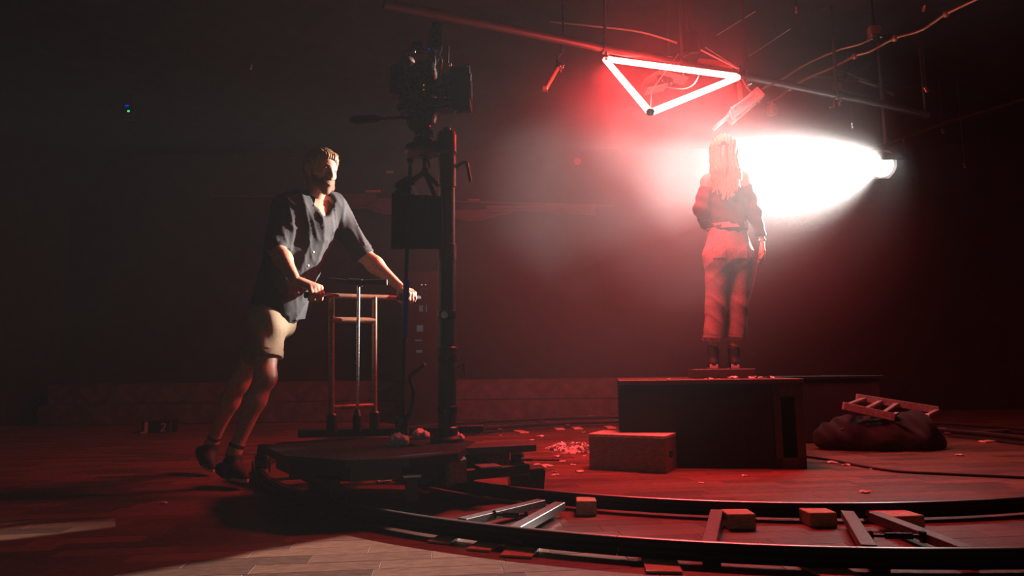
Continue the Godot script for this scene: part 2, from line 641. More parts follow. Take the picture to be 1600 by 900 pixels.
func _ready() -> void:
	rng.seed = 41
	# camera
	var cam := Camera3D.new()
	cam.name = "camera"
	cam.fov = rad_to_deg(2.0 * atan(450.0 / F))
	cam.near = 0.05
	cam.far = 100.0
	add_child(cam)
	cam.transform = Transform3D(Basis(Vector3.RIGHT, PITCH) * Basis(Vector3.BACK, -ROLL), Vector3(0, EYE, 0))
	cam.current = true
	# air: grey sky added as soft fill through the back opening, and stage haze
	var env := Environment.new()
	env.background_mode = Environment.BG_COLOR
	env.background_color = Color(0.055, 0.055, 0.055).linear_to_srgb()
	env.tonemap_mode = Environment.TONE_MAPPER_LINEAR
	env.tonemap_exposure = 1.0
	env.volumetric_fog_enabled = true
	env.volumetric_fog_density = 0.0024
	env.volumetric_fog_albedo = Color(1, 1, 1)
	env.volumetric_fog_anisotropy = 0.25
	env.sdfgi_enabled = true
	env.ssao_enabled = true
	env.ssil_enabled = true
	var we := WorldEnvironment.new()
	we.name = "air"
	we.environment = env
	add_child(we)
	# the white spotlight at the back; its doors cut the beam level above and, below, along a line on the floor at 3 m
	spot("spotlight_beam", LAMP, LAMP + BEAM, 24.5, 0.8, 335.0, Color(1.0, 0.97, 0.94), 0.02)
	make_materials()
	tube_lights()
	make_room()
	make_planks()
	call_rest()
	spot("spotlight_spill", LAMP + Vector3(-0.05, -0.06, 0.36), LAMP + Vector3(-0.6, -0.7, 1.0), 78.0, 1.0, 0.7, Color(1.0, 0.98, 0.96), 0.10)  # second, unseen light in front of the lamp, placed to lighten haze below the beam
	# stage haze, thickest round lamp and platform; banks also stand in for lens bloom
	haze_bank(Vector3(1.05, 1.75, -5.3), Vector3(6.4, 4.6, 6.2), 0.016, true)
	haze_bank(Vector3(1.75, 1.95, -5.5), Vector3(3.8, 3.6, 3.5), 0.036, true)
	haze_bank(Vector3(1.15, 2.45, -4.7), Vector3(3.4, 2.6, 2.4), 0.030, true)
	haze_bank(Vector3(2.25, 2.1, -5.7), Vector3(3.3, 2.8, 2.7), 0.045, true)

func spot(called: String, where: Vector3, to: Vector3, half: float, blend: float, energy: float, col: Color, size: float) -> void:
	var s := SpotLight3D.new()
	s.name = called
	s.light_color = col
	s.light_energy = energy
	s.spot_angle = half
	s.spot_angle_attenuation = blend
	s.spot_range = 20.0
	s.spot_attenuation = 2.0
	s.light_size = size
	s.shadow_enabled = true
	add_child(s)
	s.look_at_from_position(where, to)

func tri_points() -> Array:
	var p := []
	for q in TRI:
		p.append(at(q[0], q[1], q[2]))
	return p

func tube_lights() -> void:
	var p := tri_points()
	var inward: Vector3 = ((p[1] - p[0]).cross(p[2] - p[0])).normalized()
	if inward.y > 0.0:
		inward = -inward
	for i in 3:
		var a: Vector3 = p[i]
		var b: Vector3 = p[(i + 1) % 3]
		var l := AreaLight3D.new()
		l.name = numbered("tube_light")
		l.light_color = Color(1.0, 0.055, 0.060).linear_to_srgb()
		l.light_energy = RED
		l.area_size = Vector2(a.distance_to(b) * 0.94, 0.036)
		l.area_range = 20.0
		l.area_attenuation = 2.0
		l.shadow_enabled = true
		add_child(l)
		var along := (b - a).normalized()
		var back := (inward.lerp(Vector3.DOWN, 0.6)).normalized() * -1.0   # an area light shines along its own -z
		back = (back - along * back.dot(along)).normalized()
		l.transform = Transform3D(Basis(along, back.cross(along), back), (a + b) * 0.5 - back * 0.032)

func make_room() -> void:
	var t := 0.2
	# floor slab, walls, ceiling: the hall is 13 m wide, 13.5 m deep
	struct("floor", MB.new().box(Vector3(13.4, t, 13.4), xf(Vector3(0.3, -t / 2 - 0.012, -3.2))), M.slab)
	struct("ceiling", MB.new().box(Vector3(13.4, t, 13.4), xf(Vector3(0.3, 3.7 + t / 2, -3.2))), M.ceiling)
	struct("wall_back", MB.new().box(Vector3(13.4, 3.73, t), xf(Vector3(0.3, 1.85, -9.8))), M.wall)
	struct("wall_left", MB.new().box(Vector3(t, 3.73, 13.4), xf(Vector3(-6.3, 1.85, -3.2))), M.wall)
	struct("wall_right", MB.new().box(Vector3(t, 3.73, 13.4), xf(Vector3(6.9, 1.85, -3.2))), M.wall)
	# the wall behind the camera; its wide opening is added to let in fill
	var b := MB.new()
	b.box(Vector3(3.2, 3.73, t), xf(Vector3(-4.8, 1.85, 3.4)))
	b.box(Vector3(3.2, 3.73, t), xf(Vector3(5.4, 1.85, 3.4)))
	b.box(Vector3(7.2, 0.6, t), xf(Vector3(0.3, 3.41, 3.4)))
	struct("wall_front", b, M.wall)

func make_planks() -> void:
	# strips run across the picture, slightly turned
	var floor_node: Node3D = get_node("floor")
	var turn := Basis(Vector3.UP, 0.10)
	var w := 0.098
	var l := 0.39
	var spots := []
	for row in range(-36, 96):
		var off: float = rng.randf() * l
		for k in range(-17, 19):
			var o := turn * Vector3(k * l + off, 0, -row * w) + Vector3(0.3, 0, 0)
			if o.x < -6.1 or o.x > 6.7 or o.z < -9.6 or o.z > 3.2:
				continue
			spots.append([o, rng.randf(), rng.randf()])
	var near := []
	var rest := []
	for s in spots:
		var o: Vector3 = s[0]
		var d := -o.z
		if d > 1.75 and d < 3.1 and absf(o.x) < d * 0.76 + 0.2:
			near.append(s)
		else:
			rest.append(s)
	near.sort_custom(func(a, b): return a[0].z > b[0].z)
	while near.size() > 290:
		rest.append(near.pop_back())
	var variants := []
	for k in 5:
		var b := MB.new()
		var g: float = [0.42, 0.60, 0.74, 0.88, 1.0][k]
		b.tint = Color(g, g * (0.88 + 0.035 * k), g * (0.82 + 0.05 * k))
		b.box(Vector3(l - 0.0012, 0.012, w - 0.0012), Transform3D(), 0.0006)
		variants.append(b.done(true))
	for s in near:
		var o := obj("plank", variants[int(s[1] * 4.999)], M.plank, floor_node)
		o.transform = Transform3D(turn, s[0] + Vector3(0, -0.0065 + 0.0008 * s[2], 0))
	var far := MB.new()
	for s in rest:
		var v := int(s[1] * 4.999)
		var g: float = [0.42, 0.60, 0.74, 0.88, 1.0][v]
		far.tint = Color(g, g * (0.88 + 0.035 * v), g * (0.82 + 0.05 * v))
		var h := Vector3(l - 0.0012, 0, w - 0.0012) * 0.5
		var q: Vector3 = s[0] + Vector3(0, -0.0005 + 0.0008 * s[2], 0)
		var p := []
		for e in [[-1, 1], [1, 1], [1, -1], [-1, -1]]:
			p.append(q + turn * Vector3(e[0] * h.x, 0, e[1] * h.z))
		far.quad(p[0], p[1], p[2], p[3])
		var dn := Vector3(0, -0.011, 0)
		for i in 4:
			far.quad(p[i] + dn, p[(i + 1) % 4] + dn, p[(i + 1) % 4], p[i])
	var o := obj("planks", far.done(true), M.plank, floor_node)
	o.set_meta("kind", "stuff")

func haze_bank(o: Vector3, size: Vector3, density: float, tapered := false) -> void:
	# an even bank of haze; a tapered one thins out towards its rim (a cone that points towards the front of the hall)
	var f := FogVolume.new()
	f.name = numbered("haze_bank")
	f.shape = RenderingServer.FOG_VOLUME_SHAPE_CONE if tapered else RenderingServer.FOG_VOLUME_SHAPE_ELLIPSOID
	f.size = size
	var m := FogMaterial.new()
	m.density = density
	m.albedo = Color(1, 1, 1)
	f.material = m
	f.set_meta("kind", "stuff")
	add_child(f)
	f.position = o
	if tapered:                # its tip lies towards the front of the hall
		f.transform = pipe_between(o, Vector3(0, EYE, 0))

# ---------------------------------------------------------------- track and what lies round it
func ring(r: float, a0: float, a1: float, y: float, n: int) -> Array:
	var p := []
	for k in n + 1:
		var q := lerpf(a0, a1, float(k) / n)
		p.append(TRACK + Vector3(cos(q) * r, y, -sin(q) * r))
	return p

func rail_mesh(r: float, a0: float, a1: float, top_only := false) -> MB:
	# round head on a thin web and a flat foot, swept round the circle
	var prof := [Vector2(-0.020, 0.014), Vector2(0.020, 0.014), Vector2(0.020, 0.019), Vector2(0.005, 0.023), Vector2(0.005, 0.038), Vector2(0.012, 0.042), Vector2(0.0165, 0.050), Vector2(0.0165, 0.060), Vector2(0.011, 0.0675), Vector2(0.004, 0.070), Vector2(-0.004, 0.070), Vector2(-0.011, 0.0675), Vector2(-0.0165, 0.060), Vector2(-0.0165, 0.050), Vector2(-0.012, 0.042), Vector2(-0.005, 0.038), Vector2(-0.005, 0.023), Vector2(-0.020, 0.019)]
	if top_only:                                       # bright strip on the rail head: its highlight put into the colour
		prof = [Vector2(-0.0115, 0.0672), Vector2(0.0115, 0.0672), Vector2(0.0108, 0.0690), Vector2(0.0070, 0.0708), Vector2(0.0, 0.0714), Vector2(-0.0070, 0.0708), Vector2(-0.0108, 0.0690)]
	var b := MB.new()
	var n := int(160.0 * (a1 - a0) / TAU)
	var pn := []
	for i in prof.size():
		var e: Vector2 = prof[(i + 1) % prof.size()] - prof[(i + prof.size() - 1) % prof.size()]
		pn.append(Vector2(e.y, -e.x).normalized())
	for s in n:
		var q0 := lerpf(a0, a1, float(s) / n)
		var q1 := lerpf(a0, a1, float(s + 1) / n)
		var d0 := Vector3(cos(q0), 0, -sin(q0))
		var d1 := Vector3(cos(q1), 0, -sin(q1))
		for i in prof.size():
			var j := (i + 1) % prof.size()
			var pa: Vector3 = TRACK + d0 * (r + prof[i].x) + Vector3.UP * prof[i].y
			var pb: Vector3 = TRACK + d0 * (r + prof[j].x) + Vector3.UP * prof[j].y
			var pc: Vector3 = TRACK + d1 * (r + prof[j].x) + Vector3.UP * prof[j].y
			var pd: Vector3 = TRACK + d1 * (r + prof[i].x) + Vector3.UP * prof[i].y
			var na: Vector3 = d0 * pn[i].x + Vector3.UP * pn[i].y
			var nb: Vector3 = d0 * pn[j].x + Vector3.UP * pn[j].y
			var nc: Vector3 = d1 * pn[j].x + Vector3.UP * pn[j].y
			var nd: Vector3 = d1 * pn[i].x + Vector3.UP * pn[i].y
			b.smooth(pa, pc, pb, na, nc, nb)
			b.smooth(pa, pd, pc, na, nd, nc)
	return b

func make_track() -> void:
	var t := thing("circular_track", "large ring of two black steel rails laid on the plank floor round the platform", "track")
	for k in 8:
		var a := TAU * k / 8.0 + 0.42
		for r in [R_IN, R_OUT]:
			var rl := obj("rail", rail_mesh(r, a + 0.0004, a + TAU / 8.0 - 0.0004), M.rail_black, t)
			obj("rail_top_highlight", rail_mesh(r, a + 0.0004, a + TAU / 8.0 - 0.0004, true), M.rail_highlight, rl)
	# flat cross bars: the ones that show near the camera are set where the photograph has them
	var bars := [[875, 786, 802, 826], [846, 782, 722, 812], [1120, 798, 1108, 848], [1324, 800, 1358, 854], [1366, 802, 1512, 857]]
	for q in bars:
		var a := ground(q[0], q[1], 0.05)
		var b := ground(q[2], q[3], 0.05)
		var mb := MB.new()
		mb.bar(a, b, 0.046, 0.010, 0.0015)
		var side := (b - a).normalized().cross(Vector3.UP) * 0.021
		mb.bar(a + side + Vector3.DOWN * 0.014, b + side + Vector3.DOWN * 0.014, 0.004, 0.02)
		mb.bar(a - side + Vector3.DOWN * 0.014, b - side + Vector3.DOWN * 0.014, 0.004, 0.02)
		obj("cross_bar", mb, M.bar_metal, t)
	for k in 9:                                        # the rest of the ring, away from the camera
		var a: float = [0.35, 0.72, 1.15, 1.52, 1.95, 2.3, 2.75, 3.1, 3.6][k]
		var d := Vector3(cos(a), 0, -sin(a))
		obj("cross_bar", MB.new().bar(TRACK + d * (R_IN - 0.02) + Vector3.UP * 0.035, TRACK + d * (R_OUT + 0.02) + Vector3.UP * 0.035, 0.046, 0.010, 0.0015), M.bar_metal, t)
	# tension latches between neighbouring bars
	for q in [[773, 804, 822, 806], [1360, 837, 1442, 838]]:
		var a := ground(q[0], q[1], 0.045)
		var b := ground(q[2], q[3], 0.045)
		var mb := MB.new()
		mb.rod(a, a.lerp(b, 0.32), 0.005, 8)
		mb.rod(a.lerp(b, 0.28), a.lerp(b, 0.8), 0.0105, 10)
		mb.rod(a.lerp(b, 0.78), b, 0.006, 8)
		mb.sphere(a, Vector3(0.012, 0.018, 0.012), 8)
		mb.bar(b + Vector3.DOWN * 0.02, b + Vector3.UP * 0.016, 0.02, 0.014)
		obj("latch", mb, M.dark_metal, t)
	# short feet that carry the rails
	for q in [[1112, 872], [1360, 878], [838, 838], [1128, 790], [1330, 793], [1366, 793], [855, 775]]:
		var g := ground(q[0], q[1], 0.012)
		var dd := g - TRACK
		dd.y = 0
		var r := R_IN if absf(dd.length() - R_IN) < absf(dd.length() - R_OUT) else R_OUT
		var o := TRACK + dd.normalized() * r
		obj("rail_foot", MB.new().box(Vector3(0.055, 0.034, 0.03), Transform3D(look(Vector3.ZERO, dd).basis, o + Vector3.UP * 0.0172), 0.003), M.dark_metal, t)

func block(px: float, py: float, w: float, h: float, d: float, turn: float, m: Material, label: String, called := "wood_block", cat := "block", group := "wooden blocks under the track") -> Node3D:
	# px, py: middle of the lower front edge
	var g := ground(px, py)
	var o := thing(called, label, cat, g + Vector3(-sin(turn), 0, -cos(turn)) * (d * 0.5), turn, group)
	obj("block_body", MB.new().box(Vector3(w, h, d), xf(Vector3(0, h / 2 + 0.0012, 0)), 0.003), m, o)
	return o

func wedge(px: float, py: float, w: float, l: float, h: float, turn: float, label: String) -> void:
	# a leveling wedge, thin end toward the camera; px, py: middle of the thin end
	var g := ground(px, py)
	var b := MB.new()
	var x := w / 2
	var p := [Vector3(-x, 0.0012, 0), Vector3(x, 0.0012, 0), Vector3(x, 0.0012, -l), Vector3(-x, 0.0012, -l), Vector3(-x, 0.008, 0), Vector3(x, 0.008, 0), Vector3(x, h, -l), Vector3(-x, h, -l)]
	b.face([p[0], p[1], p[5], p[4]], Vector3.BACK)
	b.face([p[4], p[5], p[6], p[7]], Vector3.UP)
	b.face([p[2], p[3], p[7], p[6]], Vector3.FORWARD)
	b.face([p[0], p[3], p[7], p[4]], Vector3.LEFT)
	b.face([p[1], p[2], p[6], p[5]], Vector3.RIGHT)
	b.face([p[0], p[1], p[2], p[3]], Vector3.DOWN)
	var o := tag(obj("wood_wedge", b, M.wood), label, "wedge", "wooden wedges under the outer rail")
	o.position = g
	o.rotation.y = turn

func make_track_blocks() -> void:
	block(917, 806, 0.082, 0.058, 0.10, -0.05, M.wood, "dark wooden block under the inner rail, next to the crossed pair of bars")
	block(1160, 828, 0.105, 0.056, 0.10, -0.02, M.wood, "square wooden block with lit top beside the single straight cross bar")
	block(1288, 824, 0.105, 0.052, 0.10, 0.02, M.wood, "square wooden block with red top just before the curved cross bar")
	block(1418, 826, 0.145, 0.044, 0.16, 0.12, M.wood, "wide flat wooden block behind the slanting bar with the latch")
	wedge(684, 850, 0.085, 0.19, 0.0128, -0.42, "red lit wedge under the outer rail, smallest and nearest to the dolly")
	wedge(747, 862, 0.085, 0.19, 0.0128, -0.36, "red lit wedge under the outer rail, middle of the three close together")
	wedge(806, 872, 0.105, 0.18, 0.0128, -0.26, "red lit wedge under the outer rail below the crossed pair of bars")
	wedge(1038, 897, 0.105, 0.19, 0.0128, -0.10, "broad red wedge under the outer rail below the single straight bar")
	wedge(1316, 905, 0.115, 0.19, 0.0128, 0.10, "broad red wedge under the outer rail cut by the lower picture edge")
	# blocks and wedges along the far rails
	var far := [[792, 669, 820, 676], [863, 665, 876, 671], [893, 664, 904, 670], [943, 663, 956, 669]]
	for i in far.size():
		var q: Array = far[i]
		var a := ground(q[0], q[1], 0.0068)
		var b := ground(q[2], q[3], 0.0068)
		tag(obj("wood_wedge", MB.new().bar(a, b, 0.09, 0.011, 0.002), M.wood), ["long loose wooden strip lying before the far rails beside the dolly", "short wooden wedge at the far rails, second after the long strip", "short wooden wedge at the far rails, third after the long strip", "short wooden wedge at the far rails beside the platform edge"][i], "wedge", "wooden wedges at the far rails")
	var n := 0
	for q in [[770, 663], [828, 660], [880, 659.5], [925, 656], [1470, 678], [1548, 687]]:
		var s := ground(q[0], q[1])
		var away := Vector3(s.x - TRACK.x, 0, s.z - TRACK.z)
		for r in [R_IN, R_OUT]:                      # beside a rail, not in it
			if absf(away.length() - r) < 0.095:
				s += away.normalized() * (r - 0.095 - away.length())
		var o := obj("wood_block", MB.new().box(Vector3(0.10, 0.05, 0.10), xf(Vector3(0, 0.0262, 0)), 0.003), M.wood)
		o.position = s
		o.rotation.y = 0.3 * n
		tag(o, ["small wood block at the far rails, first after the column", "small wood block at the far rails, second after the column", "small wood block at the far rails, third after the column", "small wood block at the far rails, last before the platform", "small wood block at the far rails beside the black heap", "small wood block at the far rails, farthest from the platform"][n], "block", "wood blocks at the far rails")
		n += 1
	var rp := tag(obj("board_offcut", MB.new().box(Vector3(0.34, 0.012, 0.06), Transform3D(Basis(Vector3.UP, 0.35), ground(1545, 688) + Vector3(0, 0.0075, 0.1)), 0.002), M.wood), "thin board lying on the floor before the block at far right rails", "board")
	rp.set_meta("group", "boards")

func make_debris() -> void:
	# torn paper and crumbs on the floor
	var spots := [[846, 683, 0.07], [831, 688, 0.04], [748, 679, 0.05], [781, 681, 0.035], [880, 722, 0.045], [872, 714, 0.05], [856, 729, 0.06], [896, 727, 0.035], [866, 738, 0.03], [868, 743, 0.04], [906, 738, 0.05], [962, 732, 0.06], [913, 713, 0.03], [600, 753, 0.085], [1300, 724, 0.06], [1322, 728, 0.045], [1352, 770, 0.05], [1500, 712, 0.05], [1163, 744, 0.03], [1095, 755, 0.03], [912, 676, 0.04], [852, 731, 0.035], [840, 731, 0.09], [893, 790, 0.025], [1569, 877, 0.05], [832, 762, 0.04], [255, 787, 0.035], [1362, 733, 0.025]]
	var own := {0: "pale paper scrap on the floor just past the tip of the dolly plank", 10: "pale paper scrap at the foot of the apple box, by its left front corner", 11: "pale paper scrap at the foot of the apple box, under its front face", 13: "crumpled pale scrap on the floor in the shade beneath the dolly deck", 14: "pale paper scrap by the black floor cable, next to the platform", 15: "pale paper scrap by the black floor cable, farther from the platform", 16: "single flat scrap on the open red floor before the black heap", 17: "small scrap on the floor beside the tip of the black heap", 22: "largest crumpled scrap on the floor, behind the small black case", 23: "tiny scrap lying against the inner rail before the apple box", 24: "small scrap on the dark floor outside the rails at lower right", 26: "tiny scrap on the dark floor beyond the man's shoes at far left"}
	for i in spots.size():
		var q: Array = spots[i]
		var g := ground(q[0], q[1])
		var b := MB.new()
		crumple(b, q[2] * 0.5)
		var o := tag(obj("paper_scrap", b, M.paper), own.get(i, "small torn scrap of pale crumpled paper lying on the floor"), "paper scrap", "paper scraps scattered on the floor")
		o.position = g + Vector3(0, 0.001, 0)
		o.rotation.y = rng.randf() * TAU
	var pile := MB.new()
	var c := ground(897, 702)
	for k in 160:
		var r := sqrt(rng.randf())
		var a := rng.randf() * TAU
		var o := Vector3(cos(a) * r * 0.20, 0.004 + 0.03 * (1.0 - r) * rng.randf(), sin(a) * r * 0.28)
		var one := MB.new()
		crumple(one, 0.010 + 0.016 * rng.randf())
		pile.add(one.done(), Transform3D(Basis.from_euler(Vector3(rng.randf(), rng.randf() * TAU, rng.randf())), o))
	var po := tag(obj("paper_pile", pile, M.paper), "spread pile of pale paper crumbs on the floor by the apple box", "paper pile")
	po.position = c
	po.set_meta("kind", "stuff")

func crumple(b: MB, r: float) -> void:
	# a small sheet with random folds and real thickness
	var n := 4
	var h := []
	for i in n + 1:
		var row := []
		for j in n + 1:
			row.append(Vector3((i - n * 0.5) / n * 2.0 * r * (0.8 + 0.4 * rng.randf()), r * (0.08 + 0.55 * rng.randf() * (1.0 - absf(i - n * 0.5) / n)), (j - n * 0.5) / n * 2.0 * r * (0.6 + 0.5 * rng.randf())))
		h.append(row)
	var dn := Vector3(0, -0.0015, 0)
	for i in n:
		for j in n:
			b.quad(h[i][j], h[i][j + 1], h[i + 1][j + 1], h[i + 1][j])
			b.quad(h[i][j] + dn, h[i + 1][j] + dn, h[i + 1][j + 1] + dn, h[i][j + 1] + dn)

# ---------------------------------------------------------------- camera dolly with its column, push bar and bogies
func bogie(where: Vector3, turn: float) -> Array:
	# bracket and two pairs of skate wheels on the rail; returns [bracket, wheels]
	var t := Transform3D(Basis(Vector3.UP, turn), where)
	var b := MB.new()
	b.box(Vector3(0.20, 0.05, 0.07), t * xf(Vector3(0, 0.105, 0)), 0.008)
	b.box(Vector3(0.05, 0.05, 0.05), t * xf(Vector3(0, 0.15, 0)), 0.006)
	for s in [-1.0, 1.0]:
		b.box(Vector3(0.17, 0.055, 0.008), t * xf(Vector3(0, 0.07, s * 0.045)), 0.002)
	var w := []
	for x in [-0.055, 0.055]:
		var m := MB.new()
		m.lathe([Vector2(0.006, -0.03), Vector2(0.026, -0.03), Vector2(0.030, -0.024), Vector2(0.022, -0.008), Vector2(0.022, 0.008), Vector2(0.030, 0.024), Vector2(0.026, 0.03), Vector2(0.006, 0.03)], t * Transform3D(Basis(Vector3.RIGHT, PI / 2), Vector3(x, RAIL + 0.0225, 0)), 16)
		w.append(m)
	return [b, w]

const DECK := 0.25

func make_dolly() -> void:
	var t := thing("camera_dolly", "black camera dolly with tall round column and push bar standing on the left rails", "camera dolly")
	# deck
	var poly := []
	for q in [[416, 699], [436, 691], [560, 684], [700, 684], [742, 690], [716, 708], [640, 716], [540, 719], [446, 712]]:
		var g := ground(q[0], q[1], DECK)
		poly.append(Vector2(g.x, g.z))
	obj("deck", MB.new().prism(poly, DECK - 0.035, DECK), M.black_paint, t)
	var under := []
	var mid := Vector2.ZERO
	for p in poly:
		mid += p / poly.size()
	for p in poly:
		under.append(mid + (p - mid) * 0.82)
	obj("chassis", MB.new().prism(under, 0.155, DECK - 0.035), M.black_paint, t)
	# back ledge that carries the push bar
	var la := ground(468, 683, DECK)
	var lb := ground(690, 679, DECK)
	obj("ledge", MB.new().bar(la + Vector3.UP * 0.022, lb + Vector3.UP * 0.022, 0.09, 0.044, 0.004), M.black_paint, t)
	var lc := ground(700, 678, DECK)
	var ld := ground(752, 676, DECK)
	obj("side_box", MB.new().bar(lc + Vector3.UP * 0.024, ld + Vector3.UP * 0.024, 0.12, 0.048, 0.006), M.black_plastic, t)
	# outrigger plank and lower beam
	obj("outrigger", MB.new().bar(ground(700, 697, DECK) + Vector3.DOWN * 0.018, ground(829, 691, DECK) + Vector3.DOWN * 0.018, 0.17, 0.035, 0.004), M.dark_wood, t)
	obj("beam", MB.new().bar(ground(640, 749, 0.135), ground(824, 732, 0.135), 0.06, 0.05, 0.005), M.black_paint, t)
	obj("beam", MB.new().bar(ground(452, 742, 0.14), ground(640, 733, 0.14), 0.05, 0.04, 0.005), M.black_paint, t)
	obj("beam", MB.new().bar(ground(440, 724, 0.14), ground(520, 757, 0.14), 0.06, 0.05, 0.005), M.black_paint, t)
	obj("gear_box", MB.new().bar(ground(735, 722, 0.16), ground(786, 716, 0.16), 0.13, 0.10, 0.012), M.black_plastic, t)
	obj("gear_box", MB.new().bar(ground(660, 734, 0.16), ground(716, 738, 0.16), 0.16, 0.12, 0.012), M.black_plastic, t)
	# wheels
	for a in [[R_OUT, 3.50], [R_OUT, 3.90], [R_IN, 3.50], [R_IN, 3.90]]:
		var o: Vector3 = TRACK + Vector3(cos(a[1]), 0, -sin(a[1])) * a[0]
		var parts := bogie(o, a[1] + PI / 2)
		var br := obj("bogie", parts[0], M.black_paint, t)
		for w in parts[1]:
			obj("wheel", w, M.black_rubber, br)
		var hub := MB.new()
		hub.bar(o + Vector3.UP * 0.175, Vector3(mid.x, 0.19, mid.y).lerp(o + Vector3.UP * 0.19, 0.35), 0.05, 0.045, 0.005)
		obj("arm", hub, M.black_paint, t)
	# bright lock plate on a post, and a brake lever
	var lp := ground(643, 743, 0.17)
	obj("lock_plate", MB.new().box(Vector3(0.075, 0.010, 0.05), Transform3D(Basis(Vector3.UP, 0.25), lp), 0.003), M.white_card, t)
	obj("lock_post", MB.new().box(Vector3(0.05, 0.10, 0.04), Transform3D(Basis(Vector3.UP, 0.25), lp + Vector3.DOWN * 0.056), 0.004), M.black_paint, t)
	var bl := ground(808, 716, 0.14)
	var bm := MB.new()
	bm.box(Vector3(0.07, 0.07, 0.08), xf(bl), 0.01)
	bm.box(Vector3(0.04, 0.03, 0.04), xf(bl + Vector3(-0.02, 0.05, 0)), 0.006)
	bm.rod(bl + Vector3(-0.03, -0.02, 0.03), bl + Vector3(-0.09, -0.05, 0.05), 0.018, 10)
	obj("brake", bm, M.black_plastic, t)
	obj("brake_lever", MB.new().rod(ground(812, 719, 0.14), ground(874, 719, 0.14), 0.004, 8), M.dark_metal, t)
	obj("brake_grip", MB.new().rod(ground(815, 718, 0.14), ground(832, 718, 0.14), 0.010, 10), M.bright_metal, t)
	# a hinged card plate lying on the beam
	obj("plate", MB.new().bar(ground(752, 724, 0.17), ground(768, 730, 0.17), 0.10, 0.008, 0.002), M.painted_grey, t)
	# column
	var cb := ground(699, 690, DECK)
	var z := -cb.z
	var top := at(698, 207, z).y
	var y1 := at(699, 470, z).y
	var y2 := at(699, 392, z).y
	var cx := Transform3D(Basis(), Vector3(cb.x, 0, cb.z))
	obj("column", MB.new().lathe([Vector2(0.0, DECK), Vector2(0.085, DECK), Vector2(0.085, DECK + 0.018), Vector2(0.056, DECK + 0.03), Vector2(0.052, DECK + 0.07), Vector2(0.046, DECK + 0.075), Vector2(0.046, y1 - 0.30), Vector2(0.051, y1 - 0.295), Vector2(0.051, y1 - 0.24), Vector2(0.045, y1 - 0.235), Vector2(0.045, y2), Vector2(0.0, y2)], cx, 28), M.black_paint, t)
	obj("inner_column", MB.new().lathe([Vector2(0.0, y2 - 0.05), Vector2(0.048, y2 - 0.05), Vector2(0.048, y2 + 0.03), Vector2(0.042, y2 + 0.035), Vector2(0.042, top - 0.30), Vector2(0.047, top - 0.295), Vector2(0.047, top - 0.13), Vector2(0.043, top - 0.125), Vector2(0.051, top - 0.11), Vector2(0.051, top - 0.02), Vector2(0.044, top), Vector2(0.0, top)], cx, 28), M.copper_dark, t)
	obj("cap", MB.new().lathe([Vector2(0.0, top), Vector2(0.020, top), Vector2(0.020, top + 0.022), Vector2(0.0, top + 0.022)], cx, 16), M.black_plastic, t)
	for y in [at(700, 492, z).y, at(700, 560, z).y, at(700, 640, z).y]:
		obj("collar", MB.new().lathe([Vector2(0.046, y - 0.02), Vector2(0.052, y - 0.017), Vector2(0.052, y + 0.017), Vector2(0.046, y + 0.02)], cx, 28), M.dark_metal, t)
	obj("knob", MB.new().lathe([Vector2(0.0, 0.0), Vector2(0.012, 0.0), Vector2(0.012, 0.012), Vector2(0.018, 0.014), Vector2(0.018, 0.028), Vector2(0.0, 0.028)], pipe_between(at(694, 492, z - 0.05), at(694, 492, z - 0.15)), 14), M.bright_metal, t)
	obj("crank", MB.new().tube(curve([at(711, 262, z), at(724, 254, z), at(729, 255, z), at(731, 262, z), at(735, 284, z)], 4), 0.009, 8), M.copper_dark, t)
	obj("crank", MB.new().tube([at(712, 574, z), at(722, 572, z), at(725, 568, z), at(726, 587, z)], 0.007, 8), M.copper_dark, t)
	# side arm that carries the bowl
	obj("bracket", MB.new().bar(at(692, 228, z), at(648, 232, z), 0.07, 0.05, 0.01), M.black_paint, t)
	obj("bowl", MB.new().lathe([Vector2(0.02, 0.0), Vector2(0.085, 0.005), Vector2(0.095, 0.02), Vector2(0.095, 0.045), Vector2(0.06, 0.055), Vector2(0.05, 0.09), Vector2(0.0, 0.09)], xf(at(661, 243, z)), 24), M.black_paint, t)
	# push bar: two posts, three rails, a grip at each end
	var pa := ground(518, 676, DECK + 0.04)
	var pb := ground(585, 671, DECK + 0.04)
	var ax := (pb - pa)
	ax.y = 0
	ax = ax.normalized()
	var ta := at(518, 462, -pa.z)
	var tb := at(585, 464, -pb.z)
	for q in [[pa, ta], [pb, tb]]:
		obj("post", MB.new().rod(q[0], q[1], 0.0145, 14), M.copper_paint, t)
		obj("socket", MB.new().lathe([Vector2(0.028, 0), Vector2(0.028, 0.09), Vector2(0.020, 0.10), Vector2(0.0145, 0.10)], xf(q[0]), 14), M.black_paint, t)
	for f in [[0.18, 0.013], [0.82, 0.016]]:
		obj("cross_rail", MB.new().rod(pa.lerp(ta, f[0]), pb.lerp(tb, f[0]), f[1], 12), M.copper_paint, t)
	var ha := at(503, 463, -pa.z + 0.02)
	var dir := (tb - ta).normalized()
	ha = ta - dir * 0.12
	var hb := tb + dir * 0.27
	obj("handle_bar", MB.new().rod(ha, hb, 0.0135, 14), M.copper_paint, t)
	obj("grip", MB.new().rod(ha - dir * 0.03, ha + dir * 0.085, 0.0165, 14), M.black_rubber, t)
	obj("grip", MB.new().rod(hb - dir * 0.13, hb + dir * 0.03, 0.0165, 14), M.black_rubber, t)
	grips = [ha + dir * 0.02, hb - dir * 0.05, dir]
	# steering rod with its T handle
	var sa := ground(558, 674, DECK + 0.04)
	var sb := at(560, 446, -sa.z)
	obj("steering_rod", MB.new().rod(sa, sb, 0.0085, 10), M.bright_metal, t)
	obj("socket", MB.new().lathe([Vector2(0.024, 0), Vector2(0.024, 0.08), Vector2(0.0085, 0.12)], xf(sa), 14), M.black_paint, t)
	var hm := MB.new()
